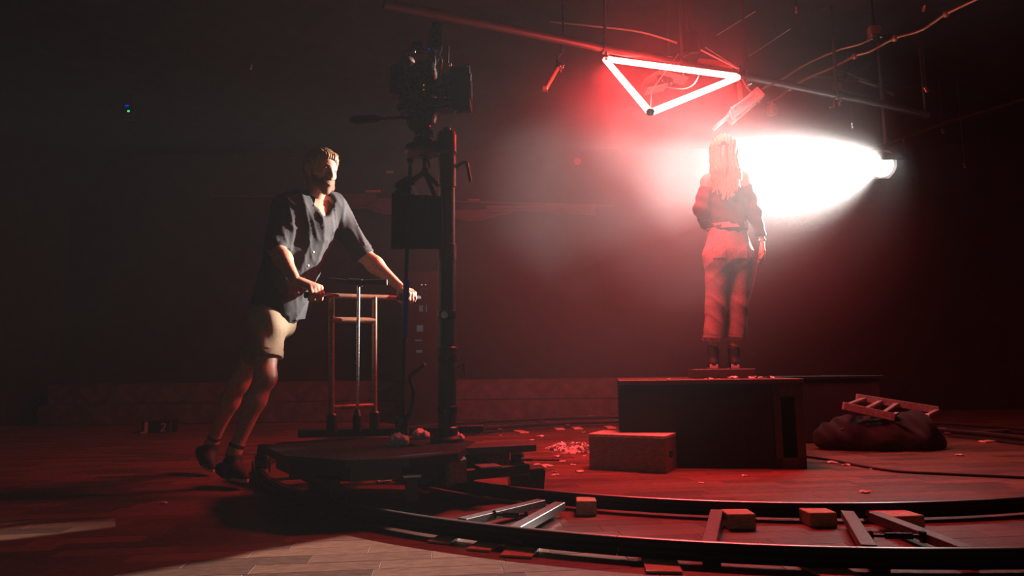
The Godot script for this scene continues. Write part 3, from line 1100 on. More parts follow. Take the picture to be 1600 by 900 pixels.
	hm.tube([at(514, 437, -sa.z), at(552, 441, -sa.z)], 0.011, 12)
	hm.tube([at(560, 442, -sa.z), at(605, 441, -sa.z)], 0.017, 14)
	hm.rod(at(545, 441, -sa.z), at(566, 442, -sa.z), 0.02, 12)
	obj("steering_handle", hm, M.black_rubber, t)

var grips := []

func make_camera() -> void:
	var z := -ground(699, 690, DECK).z
	# fluid head
	var h := thing("fluid_head", "black fluid head with a long pan handle on the dolly bowl", "tripod head")
	obj("ball", MB.new().lathe([Vector2(0.0, 0.0), Vector2(0.05, 0.0), Vector2(0.055, 0.02), Vector2(0.035, 0.05), Vector2(0.035, 0.06), Vector2(0.06, 0.07), Vector2(0.068, 0.10), Vector2(0.07, 0.16), Vector2(0.06, 0.175), Vector2(0.0, 0.175)], xf(at(663, 214, z)), 24), M.black_plastic, h)
	obj("tilt_drum", MB.new().rod(at(652, 190, z - 0.06), at(652, 190, z + 0.06), 0.055, 20), M.black_plastic, h)
	obj("top_plate", MB.new().bar(at(622, 172, z), at(712, 169, z), 0.09, 0.035, 0.006), M.black_plastic, h)
	obj("pan_handle", MB.new().tube([at(652, 184, z - 0.05), at(622, 184, z - 0.09), at(592, 186, z - 0.13)], 0.009, 10), M.dark_metal, h)
	obj("handle_grip", MB.new().tube([at(594, 186, z - 0.13), at(588, 186, z - 0.135), at(556, 188, z - 0.17), at(547, 188, z - 0.18)], [0.010, 0.021, 0.023, 0.015], 14), M.black_rubber, h)
	obj("plate_lever", MB.new().bar(at(623, 166, z - 0.05), at(634, 158, z - 0.05), 0.02, 0.02, 0.004), M.black_plastic, h)
	# cinema camera
	var c := thing("cinema_camera", "black film camera with matte box, lens and side monitor on top of the dolly", "camera")
	obj("body", MB.new().bar(at(621, 128, z), at(680, 130, z), 0.15, 0.19, 0.012), M.black_plastic, c)
	obj("battery", MB.new().bar(at(612, 130, z), at(623, 130, z), 0.12, 0.16, 0.01), M.black_paint, c)
	obj("base_plate", MB.new().bar(at(628, 162, z), at(700, 163, z), 0.11, 0.03, 0.004), M.black_paint, c)
	obj("lens", MB.new().tube([at(678, 138, z), at(689, 138, z), at(690, 138, z), at(704, 138, z), at(706, 138, z), at(712, 138, z)], [0.045, 0.045, 0.054, 0.054, 0.05, 0.05], 20), M.black_plastic, c)
	var mb := MB.new()                                       # matte box: a flared frame, open in front
	var m0 := at(706, 141, z)
	var m1 := at(736, 141, z)
	for s in [[Vector3(0, 1, 0), 0.068, 0.098], [Vector3(0, -1, 0), 0.068, 0.090]]:
		mb.bar(m0 + s[0] * s[1], m1 + s[0] * s[2], 0.20, 0.008, 0.0)
	for s in [-1.0, 1.0]:
		mb.box(Vector3(0.10, 0.17, 0.006), xf(m0.lerp(m1, 0.5) + Vector3(0, 0.0, s * 0.10)))
	mb.box(Vector3(0.008, 0.15, 0.20), xf(m0))
	obj("matte_box", mb, M.black_paint, c)
	obj("french_flag", MB.new().box(Vector3(0.085, 0.20, 0.006), Transform3D(Basis(Vector3.BACK, -0.05), at(722, 143, z - 0.11))), M.black_paint, c)
	for k in 2:
		obj("rod", MB.new().rod(at(664, 163 + 3 * k, z - 0.04 + 0.1 * k), at(736 - 13 * k, 171 + 4 * k, z - 0.04 + 0.1 * k), 0.0095, 10), M.dark_metal, c)
	obj("focus_motor", MB.new().rod(at(684, 132, z - 0.10), at(694, 112, z - 0.10), 0.016, 12), M.bright_metal, c)
	obj("focus_motor", MB.new().rod(at(690, 158, z - 0.09), at(702, 158, z - 0.09), 0.02, 12), M.black_plastic, c)
	obj("top_handle", MB.new().tube(curve([at(632, 100, z), at(632, 84, z), at(640, 79, z), at(672, 80, z), at(678, 90, z), at(678, 102, z)], 4), 0.010, 10), M.black_rubber, c)
	var mon := obj("monitor", MB.new().box(Vector3(0.058, 0.15, 0.19), Transform3D(Basis(Vector3.UP, 0.25), at(679, 68, z)), 0.006), M.black_plastic, c)
	obj("monitor_arm", MB.new().rod(at(678, 88, z), at(678, 100, z), 0.008, 8), M.dark_metal, mon)
	obj("viewfinder", MB.new().tube([at(640, 96, z - 0.06), at(640, 96, z - 0.16), at(634, 97, z - 0.18)], [0.026, 0.026, 0.033], 14), M.black_rubber, c)
	obj("receiver", MB.new().bar(at(645, 74, z), at(661, 74, z), 0.06, 0.045, 0.006), M.black_plastic, c)
	obj("antenna", MB.new().rod(at(700, 98, z), at(701, 72, z), 0.004, 8), M.black_rubber, c)
	obj("follow_wheel", MB.new().rod(at(697, 122, z - 0.13), at(700, 122, z - 0.15), 0.030, 18), M.black_plastic, c)
	obj("cable", MB.new().tube(curve([at(648, 79, z - 0.05), at(640, 84, z - 0.09), at(632, 110, z - 0.10), at(640, 140, z - 0.10), at(660, 158, z - 0.08)], 6), 0.005, 7), M.cable, c)
	obj("cable", MB.new().tube(curve([at(682, 84, z - 0.08), at(690, 94, z - 0.12), at(686, 116, z - 0.12), at(676, 140, z - 0.10)], 6), 0.005, 7), M.cable, c)
	obj("record_light", MB.new().sphere(at(662, 140, z - 0.083), Vector3(0.003, 0.003, 0.003), 8), M.red_led, c)
	obj("status_light", MB.new().sphere(at(662, 133, z - 0.083), Vector3(0.003, 0.003, 0.003), 8), M.yellow_led, c)
	obj("blue_light", MB.new().sphere(at(670, 77, z - 0.085), Vector3(0.004, 0.004, 0.004), 8), M.blue_led, c)
	for q in [[648, 80, 0.006], [704, 101, 0.007], [719, 123, 0.004]]:
		obj("thumb_screw", MB.new().sphere(at(q[0], q[1], z - 0.10), Vector3(q[2], q[2] * 1.8, q[2]), 8), M.bright_metal, c)
	obj("thumb_screw", MB.new().rod(at(661, 81, z - 0.06), at(672, 80, z - 0.06), 0.005, 8), M.copper_paint, c)
	# monitor hood / black flag that hangs from the bowl on three arms
	var f := thing("black_flag", "square black cloth flag hanging below the camera beside the column", "flag")
	var zf := z - 0.10
	var cl := MB.new()
	var g := [at(612, 304, zf), at(691, 309, zf + 0.02), at(692, 387, zf + 0.02), at(611, 388, zf)]
	var n := 8
	var back := Vector3(0, 0, -0.035)
	for i in n:
		for j in n:
			var p := []
			for e in [[i, j], [i + 1, j], [i + 1, j + 1], [i, j + 1]]:
				var q: Vector3 = (g[0] as Vector3).lerp(g[1], float(e[0]) / n).lerp((g[3] as Vector3).lerp(g[2], float(e[0]) / n), float(e[1]) / n)
				p.append(q + Vector3(0, 0, 0.004 * sin(e[0] * 1.7) * sin(e[1] * 0.9)))
			cl.face(p, Vector3.BACK)
			cl.face([p[0] + back, p[1] + back, p[2] + back, p[3] + back], Vector3.FORWARD)
	for k in 4:
		cl.face([g[k], g[(k + 1) % 4], g[(k + 1) % 4] + back, g[k] + back], (g[k] + g[(k + 1) % 4]) * 0.5 - (g[0] + g[2]) * 0.5)
	obj("cloth", cl, M.black_cloth, f)
	obj("frame_bar", MB.new().rod(g[0], g[1], 0.008, 8), M.dark_metal, f)
	var hub := at(664, 268, z - 0.03)
	obj("hanger", MB.new().tube([at(664, 240, z), hub], 0.014, 10), M.copper_dark, f)
	obj("hanger", MB.new().tube([at(667, 240, z - 0.03), at(671, 262, z - 0.03)], 0.008, 8), M.copper_dark, f)
	obj("arm", MB.new().tube([hub, at(642, 285, zf), at(617, 302, zf)], [0.013, 0.016, 0.010], 10), M.copper_dark, f)
	obj("arm", MB.new().tube([hub, at(684, 290, z - 0.05)], 0.011, 10), M.copper_dark, f)
	obj("arm", MB.new().tube([hub + Vector3(0, -0.01, 0), at(680, 309, zf + 0.02)], [0.016, 0.013], 10), M.copper_dark, f)
	obj("arm_joint", MB.new().sphere(hub, Vector3(0.022, 0.022, 0.022), 12), M.black_plastic, f)
	obj("pouch", MB.new().box(Vector3(0.09, 0.07, 0.04), Transform3D(Basis(Vector3.BACK, 0.6), at(632, 290, zf - 0.01)), 0.012), M.black_cloth, f)
	obj("tag", MB.new().box(Vector3(0.018, 0.055, 0.004), Transform3D(Basis(Vector3.BACK, 0.42), at(648, 297, zf - 0.04)), 0.001), M.white_card, f)
	# thin pole that runs from the flag down to the deck, blue taped
	var pt := thing("pole", "thin upright pole with a blue taped stretch between flag and dolly deck", "pole")
	var zp := zf - 0.03
	var foot := at(630, 681, zp)
	obj("shaft", MB.new().tube([at(641, 262, zp), at(636, 388, zp), at(631, 520, zp), at(629, 620, zp), foot + Vector3.UP * 0.02], 0.0105, 10), M.black_paint, pt)
	obj("blue_sleeve", MB.new().tube([at(641, 252, zp), at(640, 288, zp)], 0.0075, 10), M.blue_plastic, pt)
	obj("blue_sleeve", MB.new().tube([at(635, 438, zp), at(632, 528, zp)], [0.016, 0.0125], 10), M.blue_plastic, pt)
	obj("top_clip", MB.new().box(Vector3(0.03, 0.03, 0.02), xf(at(641, 251, zp)), 0.006), M.dark_metal, pt)
	obj("foot_clamp", MB.new().box(Vector3(0.06, 0.12, 0.05), xf(at(628, 668, zp)), 0.012), M.black_plastic, pt)
	tag(obj("power_cable", MB.new().tube(curve([at(664, 569, zp - 0.02), at(652, 579, zp), at(640, 590, zp - 0.02), at(646, 612, zp - 0.03), at(642, 640, zp - 0.02), at(630, 665, zp - 0.03), at(622, 684, zp - 0.04), at(640, 694, zp - 0.05), at(690, 703, zp - 0.05)], 6), 0.010, 8), M.black_rubber), "loose black cable looping down beside the blue taped pole", "cable")
	# rags and gloves on the deck
	var k := 0
	for q in [[620, 697, 0.06], [656, 686, 0.05], [712, 690, 0.045]]:
		var b := MB.new()
		b.add(flesh([[Vector3.ZERO, Vector3(q[2] * 0.6, 0.0, 0.01), q[2] * 0.5, q[2] * 0.4], [Vector3(-q[2] * 0.3, 0, 0.01), Vector3(0, 0.01, -0.02), q[2] * 0.4, q[2] * 0.4]], 0.008, 0.008, [], func(p, _n): return 0.006 * sin(p.x * 160.0) * sin(p.z * 190.0 + p.y * 90.0)))
		var o := tag(obj("rag", b, M.paper), ["crumpled pale rag on the dolly deck at the foot of the pole", "small crumpled rag on the dolly deck between pole and column", "small crumpled rag on the dolly deck beyond the column base"][k], "rag", "rags on the dolly deck")
		o.position = ground(q[0], q[1], DECK) + Vector3.UP * q[2] * 0.42
		k += 1
	# black block with pale lid at the end of the beam
	var bx := thing("black_case", "small open black case on the floor at the end of the dolly beam", "case")
	var e := ground(822, 769)
	bx.position = e + Vector3(0, 0, -0.07)
	bx.rotation.y = 0.12
	var cb := MB.new()
	var w := 0.165
	for s in [-1.0, 1.0]:
		cb.box(Vector3(0.006, 0.10, 0.14), Transform3D(Basis(Vector3.BACK, -s * 0.12), Vector3(s * w / 2, 0.0515, 0)))
		cb.box(Vector3(w, 0.10, 0.006), xf(Vector3(0, 0.0515, s * 0.068)))
	cb.box(Vector3(w, 0.006, 0.14), xf(Vector3(0, 0.0045, 0)))
	obj("case_body", cb, M.black_plastic, bx)
	obj("lid", MB.new().box(Vector3(w + 0.02, 0.006, 0.13), Transform3D(Basis(Vector3.BACK, 0.07), Vector3(0.0, 0.106, -0.005)), 0.002), M.dark_wood, bx)

# ---------------------------------------------------------------- platform, boxes, bag, ladder
const TOP := 0.53

func make_stage() -> void:
	var a := Vector3(0.655, 0, -4.40)                 # front left
	var b := Vector3(1.732, 0, -4.25)                 # front right
	var ax := (b - a).normalized()
	var turn := atan2(-ax.z, ax.x)
	var w := a.distance_to(b)
	var d := 1.15
	var t := thing("stage_platform", "waist-low black platform that the woman stands on in the middle of the track", "platform", (a + b) * 0.5, turn)
	var h := TOP
	# solid black box for the most part, an open timber frame at its right end
	var s := 0.835 * w
	var x0 := -w / 2
	obj("front_panel", MB.new().box(Vector3(s, h - 0.03, 0.018), xf(Vector3(x0 + s / 2, (h - 0.03) / 2 + 0.001, -0.009)), 0.001), M.black_cloth, t)
	obj("side_panel", MB.new().box(Vector3(0.018, h - 0.03, d - 0.02), xf(Vector3(x0 + 0.009, (h - 0.03) / 2 + 0.001, -d / 2 - 0.01)), 0.001), M.black_cloth, t)
	obj("back_panel", MB.new().box(Vector3(w, h - 0.03, 0.018), xf(Vector3(0, (h - 0.03) / 2 + 0.001, -d + 0.009)), 0.001), M.black_cloth, t)
	obj("divider", MB.new().box(Vector3(0.018, h - 0.03, d - 0.04), xf(Vector3(x0 + s - 0.009, (h - 0.03) / 2 + 0.001, -d / 2)), 0.001), M.black_cloth, t)
	obj("side_panel", MB.new().box(Vector3(0.012, h - 0.03, d - 0.13), xf(Vector3(w / 2 - 0.008, (h - 0.03) / 2 + 0.001, -d / 2 - 0.02)), 0.001), M.black_cloth, t)  # added to keep the beam out of the open frame
	for q in [[x0 + s + 0.026, 0.0], [w / 2 - 0.024, 0.0], [w / 2 - 0.024, -d + 0.07]]:
		obj("leg", MB.new().box(Vector3(0.045, h - 0.03, 0.05), xf(Vector3(q[0], (h - 0.03) / 2 + 0.001, q[1] - 0.03)), 0.002), M.dark_wood, t)
	obj("frame_rail", MB.new().box(Vector3(w - s - 0.002, 0.075, 0.03), xf(Vector3(x0 + s + (w - s) / 2, h - 0.03 - 0.0375, -0.02)), 0.002), M.dark_wood, t)
	obj("frame_rail", MB.new().box(Vector3(w - s - 0.002, 0.06, 0.03), xf(Vector3(x0 + s + (w - s) / 2, 0.032, -0.02)), 0.002), M.dark_wood, t)
	obj("deck", MB.new().box(Vector3(w + 0.012, 0.028, d + 0.012), xf(Vector3(0, h - 0.014, -d / 2)), 0.003), M.dark_wood, t)
	# the board under the woman's feet
	var g := at(1131, 574, 4.78)
	var bd := tag(obj("half_box", MB.new().box(Vector3(0.40, 0.062, 0.30), Transform3D(), 0.004), M.dark_wood), "flat wooden box on the platform top under the woman's shoes", "flat box")
	bd.position = Vector3(g.x, TOP + 0.0315, -4.86)
	bd.rotation.y = -0.12
	# crumbs on the edge of the platform
	var k := 0
	for q in [[1046, 592, 0.03], [1105, 590, 0.018], [1112, 588, 0.030], [1123, 588, 0.014], [1113, 593, 0.026], [1152, 593, 0.060], [1175, 591, 0.035], [1180, 593, 0.060], [1192, 592, 0.040], [1204, 590, 0.055], [1012, 594, 0.012]]:
		var m := MB.new()
		crumple(m, q[2] * 0.5)
		var y := TOP + 0.0015
		var p := at(q[0], q[1], 4.38)
		var o := tag(obj("paper_crumb", m, M.paper), {0: "lone pale crumb on the platform edge above the apple box", 5: "broad pale crumb on the platform edge below the woman's right shoe", 7: "biggest of the pale crumbs near the timber end of the platform edge", 9: "long tilted pale crumb on the platform edge, nearest its timber end"}.get(k, "small pale crumb lying on the front edge of the black platform"), "paper scrap", "crumbs on the platform edge")
		o.position = Vector3(p.x, y, -4.38 - 0.03 * (k % 3))
		o.rotation.y = k * 1.3
		k += 1
	# apple box in front
	var fa := ground(921, 733)
	var fb := ground(1041, 740)
	var dirx := (fb - fa).normalized()
	var bt := atan2(-dirx.z, dirx.x)
	var bw := fa.distance_to(fb)
	var ab := thing("apple_box", "plain wooden apple box standing on the floor in front of the black platform", "box", (fa + fb) * 0.5, bt)
	var bh := 0.212
	var dd := 0.25
	var bb := MB.new()
	bb.box(Vector3(bw, bh - 0.018, 0.018), xf(Vector3(0, bh / 2 - 0.008, -0.009)), 0.0015)
	bb.box(Vector3(bw, bh - 0.018, 0.018), xf(Vector3(0, bh / 2 - 0.008, -dd + 0.009)), 0.0015)
	obj("side", bb, M.box_wood, ab)
	# ends with a hand hole, made of strips round the opening
	for sx in [-1.0, 1.0]:
		var e := MB.new()
		var x: float = sx * (bw / 2 - 0.009)
		e.box(Vector3(0.018, 0.075, dd - 0.036), xf(Vector3(x, 0.0385, -dd / 2)))
		e.box(Vector3(0.018, bh - 0.018 - 0.115, dd - 0.036), xf(Vector3(x, 0.115 + (bh - 0.018 - 0.115) / 2, -dd / 2)))
		for sz in [-1.0, 1.0]:
			e.box(Vector3(0.018, 0.04, (dd - 0.036 - 0.09) / 2), xf(Vector3(x, 0.095, -dd / 2 + sz * (0.045 + (dd - 0.036 - 0.09) / 4))))
		obj("end", e, M.box_wood, ab)
	obj("lid", MB.new().box(Vector3(bw + 0.002, 0.018, dd + 0.002), xf(Vector3(0, bh - 0.009, -dd / 2)), 0.002), M.lit_lid_ply, ab)  # paler than the sides: light from above is put into the colour
	# dark low riser behind the platform on the right
	var r := thing("draped_riser", "low dark draped riser behind the platform on the side of the black heap", "riser", Vector3(2.36, 0, -6.1), -0.08)
	obj("drape", MB.new().box(Vector3(1.15, 0.50, 0.9), xf(Vector3(0, 0.251, 0)), 0.01), M.black_cloth, r)
	obj("board", MB.new().box(Vector3(1.2, 0.025, 0.94), xf(Vector3(0, 0.5135, 0)), 0.003), M.black_paint, r)
	# heap of black cloth with a step ladder on it
	var c := ground(1392, 704)
	var heap := thing("black_cloth_heap", "lumpy heap of black cloth and bags on the floor beneath the ladder", "cloth heap", Vector3(c.x, 0, c.z - 0.12))
	var bones := [[Vector3(-0.26, 0.11, 0), Vector3(0.18, 0.11, -0.02), 0.12, 0.125], [Vector3(-0.02, 0.12, 0.03), Vector3(0.24, 0.12, 0.03), 0.12, 0.115], [Vector3(0.28, 0.07, 0.0), Vector3(0.39, 0.045, 0.05), 0.085, 0.045], [Vector3(-0.40, 0.08, 0.0), Vector3(-0.25, 0.10, 0.06), 0.09, 0.105], [Vector3(-0.1, 0.08, 0.14), Vector3(0.2, 0.07, 0.14), 0.075, 0.065], [Vector3(0.25, 0.15, -0.03), Vector3(0.30, 0.08, 0.02), 0.09, 0.09]]
	var fold := func(p: Vector3, _n: Vector3) -> float: return 0.011 * sin(p.x * 23.0 + 7.0 * p.y) * sin(p.y * 31.0 + p.z * 12.0) + 0.007 * sin(p.x * 61.0 + p.y * 40.0)
	obj("cloth", flesh(bones, 0.018, 0.03, [], fold), M.black_cloth, heap)
	obj("strap", MB.new().tube(curve([Vector3(-0.38, 0.13, 0.11), Vector3(-0.2, 0.20, 0.13), Vector3(0.02, 0.20, 0.16), Vector3(0.16, 0.10, 0.2)], 6), 0.012, 8), M.black_rubber, heap)
	# ladder: two stiles, rungs
	var z := -heap.position.z
	var l := thing("step_ladder", "short aluminium ladder lying aslant on top of the black cloth heap", "ladder")
	var n0 := at(1317, 634, z - 0.16)
	var n1 := at(1388, 650, z - 0.16)
	var f0 := at(1338, 621, z + 0.10)
	var f1 := at(1465, 641, z + 0.10)
	var nd := (n1 - n0).normalized()
	var n2 := n0 + nd * f0.distance_to(f1)
	obj("stile", MB.new().bar(n0, n1 + nd * 0.04, 0.025, 0.055, 0.003), M.aluminium, l)
	obj("stile", MB.new().bar(f0, f1, 0.025, 0.055, 0.003), M.aluminium, l)
	for q in [0.03, 0.36, 0.68]:
		obj("rung", MB.new().bar(n0.lerp(n1, q * 1.25), f0.lerp(f1, 0.08 + q * 0.62), 0.032, 0.02, 0.003), M.aluminium, l)
	obj("rung", MB.new().bar(f1, at(1449, 649, z + 0.0), 0.03, 0.02, 0.003), M.aluminium, l)
	obj("brace", MB.new().bar(n1 + nd * 0.02, at(1402, 646, z - 0.10), 0.03, 0.02, 0.002), M.aluminium, l)
	# cable on the floor towards the right
	tag(obj("floor_cable", MB.new().tube(curve([ground(1250, 712, 0.008), ground(1300, 719, 0.008), ground(1340, 727, 0.008), ground(1400, 736, 0.008), ground(1470, 740, 0.008), ground(1600, 746, 0.008), ground(1720, 752, 0.008)], 6), 0.0075, 8), M.black_rubber), "black cable running over the floor from the platform past the black heap", "cable")

func make_backdrop() -> void:
	# low stage riser along the back wall
	var b := MB.new()
	b.box(Vector3(9.0, 0.24, 0.95), xf(Vector3(-1.3, 0.121, -9.15)), 0.01)
	struct("trim_1", b, M.riser)
	var c := MB.new()
	c.box(Vector3(9.0, 0.25, 0.80), xf(Vector3(-1.3, 0.366, -9.25)), 0.01)
	struct("trim_2", c, M.riser)
	# rail with swags along the back wall
	var z := 9.55
	var t := thing("swag_rail", "pale rail with sagging cloth swags high along the back wall", "curtain rail")
	obj("rail_pipe", MB.new().tube([at(330, 306, z), at(520, 309, z), at(960, 322, z)], 0.018, 8), M.dark_wood, t)
	for px in [380, 560, 745, 930]:
		var p0 := at(px, 306 + (px - 330) * 0.0254, z)
		obj("bracket", MB.new().rod(p0, Vector3(p0.x, p0.y, -9.71), 0.012, 8), M.dark_wood, t)
	for q in [[[505, 312], [535, 322], [570, 324], [588, 318]], [[570, 322], [600, 333], [640, 331], [680, 324]], [[706, 337], [735, 345], [765, 339], [800, 331]], [[760, 330], [820, 328], [880, 331], [930, 336]]]:
		var p := []
		for e in q:
			p.append(at(e[0], e[1], z - 0.03))
		var sw := MB.new()
		var top := at(q[0][0], q[0][1] - 8, z)
		var c2: Array = curve(p, 6)
		for i in c2.size() - 1:
			var u0 := Vector3(c2[i].x, top.y, c2[i].z)
			var u1 := Vector3(c2[i + 1].x, top.y, c2[i + 1].z)
			sw.quad(c2[i], c2[i + 1], u1, u0)
			sw.quad(c2[i] + Vector3(0, 0, -0.01), u0 + Vector3(0, 0, -0.01), u1 + Vector3(0, 0, -0.01), c2[i + 1] + Vector3(0, 0, -0.01))
		sw.tube(c2, 0.03, 8)
		obj("swag", sw, M.dark_wood, t)
	# small fittings on the back wall
	var zw := 9.66
	var k := 0
	for q in [[583, 299, 0.22, 0.035], [609, 269, 0.10, 0.04], [740, 313, 0.17, 0.03]]:
		var p := at(q[0], q[1], zw)
		var o := thing("wall_sign", ["narrow plain plate on the back wall nearest the man's shoulder", "small plain plate on the back wall above the long plate", "faint narrow plate on the back wall beyond the column"][k], "wall plate", p)
		obj("plate", MB.new().box(Vector3(q[2], q[3], 0.02), Transform3D(), 0.003), M.painted_grey, o)
		obj("bracket", MB.new().box(Vector3(0.03, 0.02, 0.03), xf(Vector3(0, 0, -0.022))), M.dark_metal, o)
		k += 1
	k = 0
	for q in [[447, 200, 0.055], [902, 252, 0.05]]:
		var p := at(q[0], q[1], zw)
		var o := thing("wall_lamp", ["round reddish wall light high on the back wall above the man", "round reddish wall light on the back wall beside the red triangle"][k], "wall light", p)
		obj("lamp_globe", MB.new().sphere(Vector3.ZERO, Vector3(q[2], q[2], q[2] * 0.7), 12), M.orange_led, o)
		obj("lamp_base", MB.new().rod(Vector3(0, 0, -0.01), Vector3(0, 0, -0.038), q[2] * 0.9, 12), M.dark_metal, o)
		k += 1
	# equipment rack far back, seen between pole and column
	var rc := at(660, 470, 8.0)
	var g := thing("equipment_rack", "tall dark equipment rack with small lit panels, seen between pole and column", "rack", Vector3(rc.x, 0, rc.z))
	obj("cabinet", MB.new().box(Vector3(0.42, 1.75, 0.4), xf(Vector3(0, 0.876, -0.21)), 0.01), M.black_paint, g)
	for q in [[658, 482, 6, 10], [656, 513, 10, 10], [654, 532, 11, 2], [655, 549, 9, 4], [666, 482, 1.5, 11]]:
		var p := at(q[0], q[1], -g.position.z)
		obj("display", MB.new().box(Vector3(q[2] / 137.0, q[3] / 137.0, 0.008), xf(p - g.position + Vector3(0, 0, -0.002))), M.meter_glow, g)
	for q in [[659, 445, 2.2], [665, 445, 2.0], [659, 451, 1.6], [665, 451, 1.6], [658, 456, 1.5], [658, 461, 1.5], [666, 461, 1.2], [660, 431, 1.2], [666, 431, 1.0]]:
		var p := at(q[0], q[1], -g.position.z)
		var r: float = q[2] / 274.0
		obj("indicator_light", MB.new().sphere(p - g.position, Vector3(r, r, 0.006), 8), M.meter_glow if q[2] < 1.9 else M.white_soft, g)
	# far left: a case with a stencilled 2 and two pilot lights in the dark
	var cp := ground(243, 677)
	var cs := thing("road_case", "dark equipment case with a red stencilled 2 on the floor at far left", "case", cp, 0.1)
	obj("case_body", MB.new().box(Vector3(0.30, 0.12, 0.2), xf(Vector3(0, 0.061, -0.1)), 0.008), M.black_paint, cs)
	obj("corner_strip", MB.new().box(Vector3(0.03, 0.11, 0.012), xf(Vector3(-0.095, 0.062, 0.004)), 0.002), M.painted_grey, cs)
	obj("corner_strip", MB.new().box(Vector3(0.06, 0.016, 0.03), xf(Vector3(-0.11, 0.009, 0.012)), 0.002), M.painted_grey, cs)
	var tm := TextMesh.new()
	var sf := SystemFont.new()
	sf.font_names = PackedStringArray(["Droid Sans"])
	tm.font = sf
	tm.text = "2"
	tm.font_size = 24
	tm.pixel_size = 0.0048
	tm.depth = 0.004
	var num := obj("numeral", tm, M.painted_grey, cs)
	num.position = Vector3(0.075, 0.06, 0.003)
	var dot := obj("latch", MB.new().sphere(Vector3(0.0, 0.06, 0.003), Vector3(0.012, 0.012, 0.006), 10), M.dark_metal, cs)
	dot.set_meta("label", "round dark latch button")
	var pl := at(200, 172, 7.5)
	var pb := thing("dimmer_box", "small dark dimmer box with green and blue pilot lights high in the dark", "dimmer box", pl)
	obj("housing", MB.new().box(Vector3(0.14, 0.18, 0.1), xf(Vector3(0, 0.0, -0.052)), 0.006), M.black_paint, pb)
	obj("hanger", MB.new().rod(Vector3(0, 0.09, -0.05), Vector3(0, 3.7 - pl.y, -0.05), 0.012, 8), M.dark_metal, pb)
	obj("green_light", MB.new().sphere(Vector3(0.006, -0.012, 0), Vector3(0.014, 0.010, 0.006), 10), M.green_led, pb)
	obj("blue_light", MB.new().sphere(Vector3(-0.014, 0.05, 0), Vector3(0.026, 0.010, 0.006), 10), M.blue_led, pb)

# ---------------------------------------------------------------- lighting rig overhead
func hang(px: float, py: float, y: float) -> Vector3:
	return ground(px, py, y)

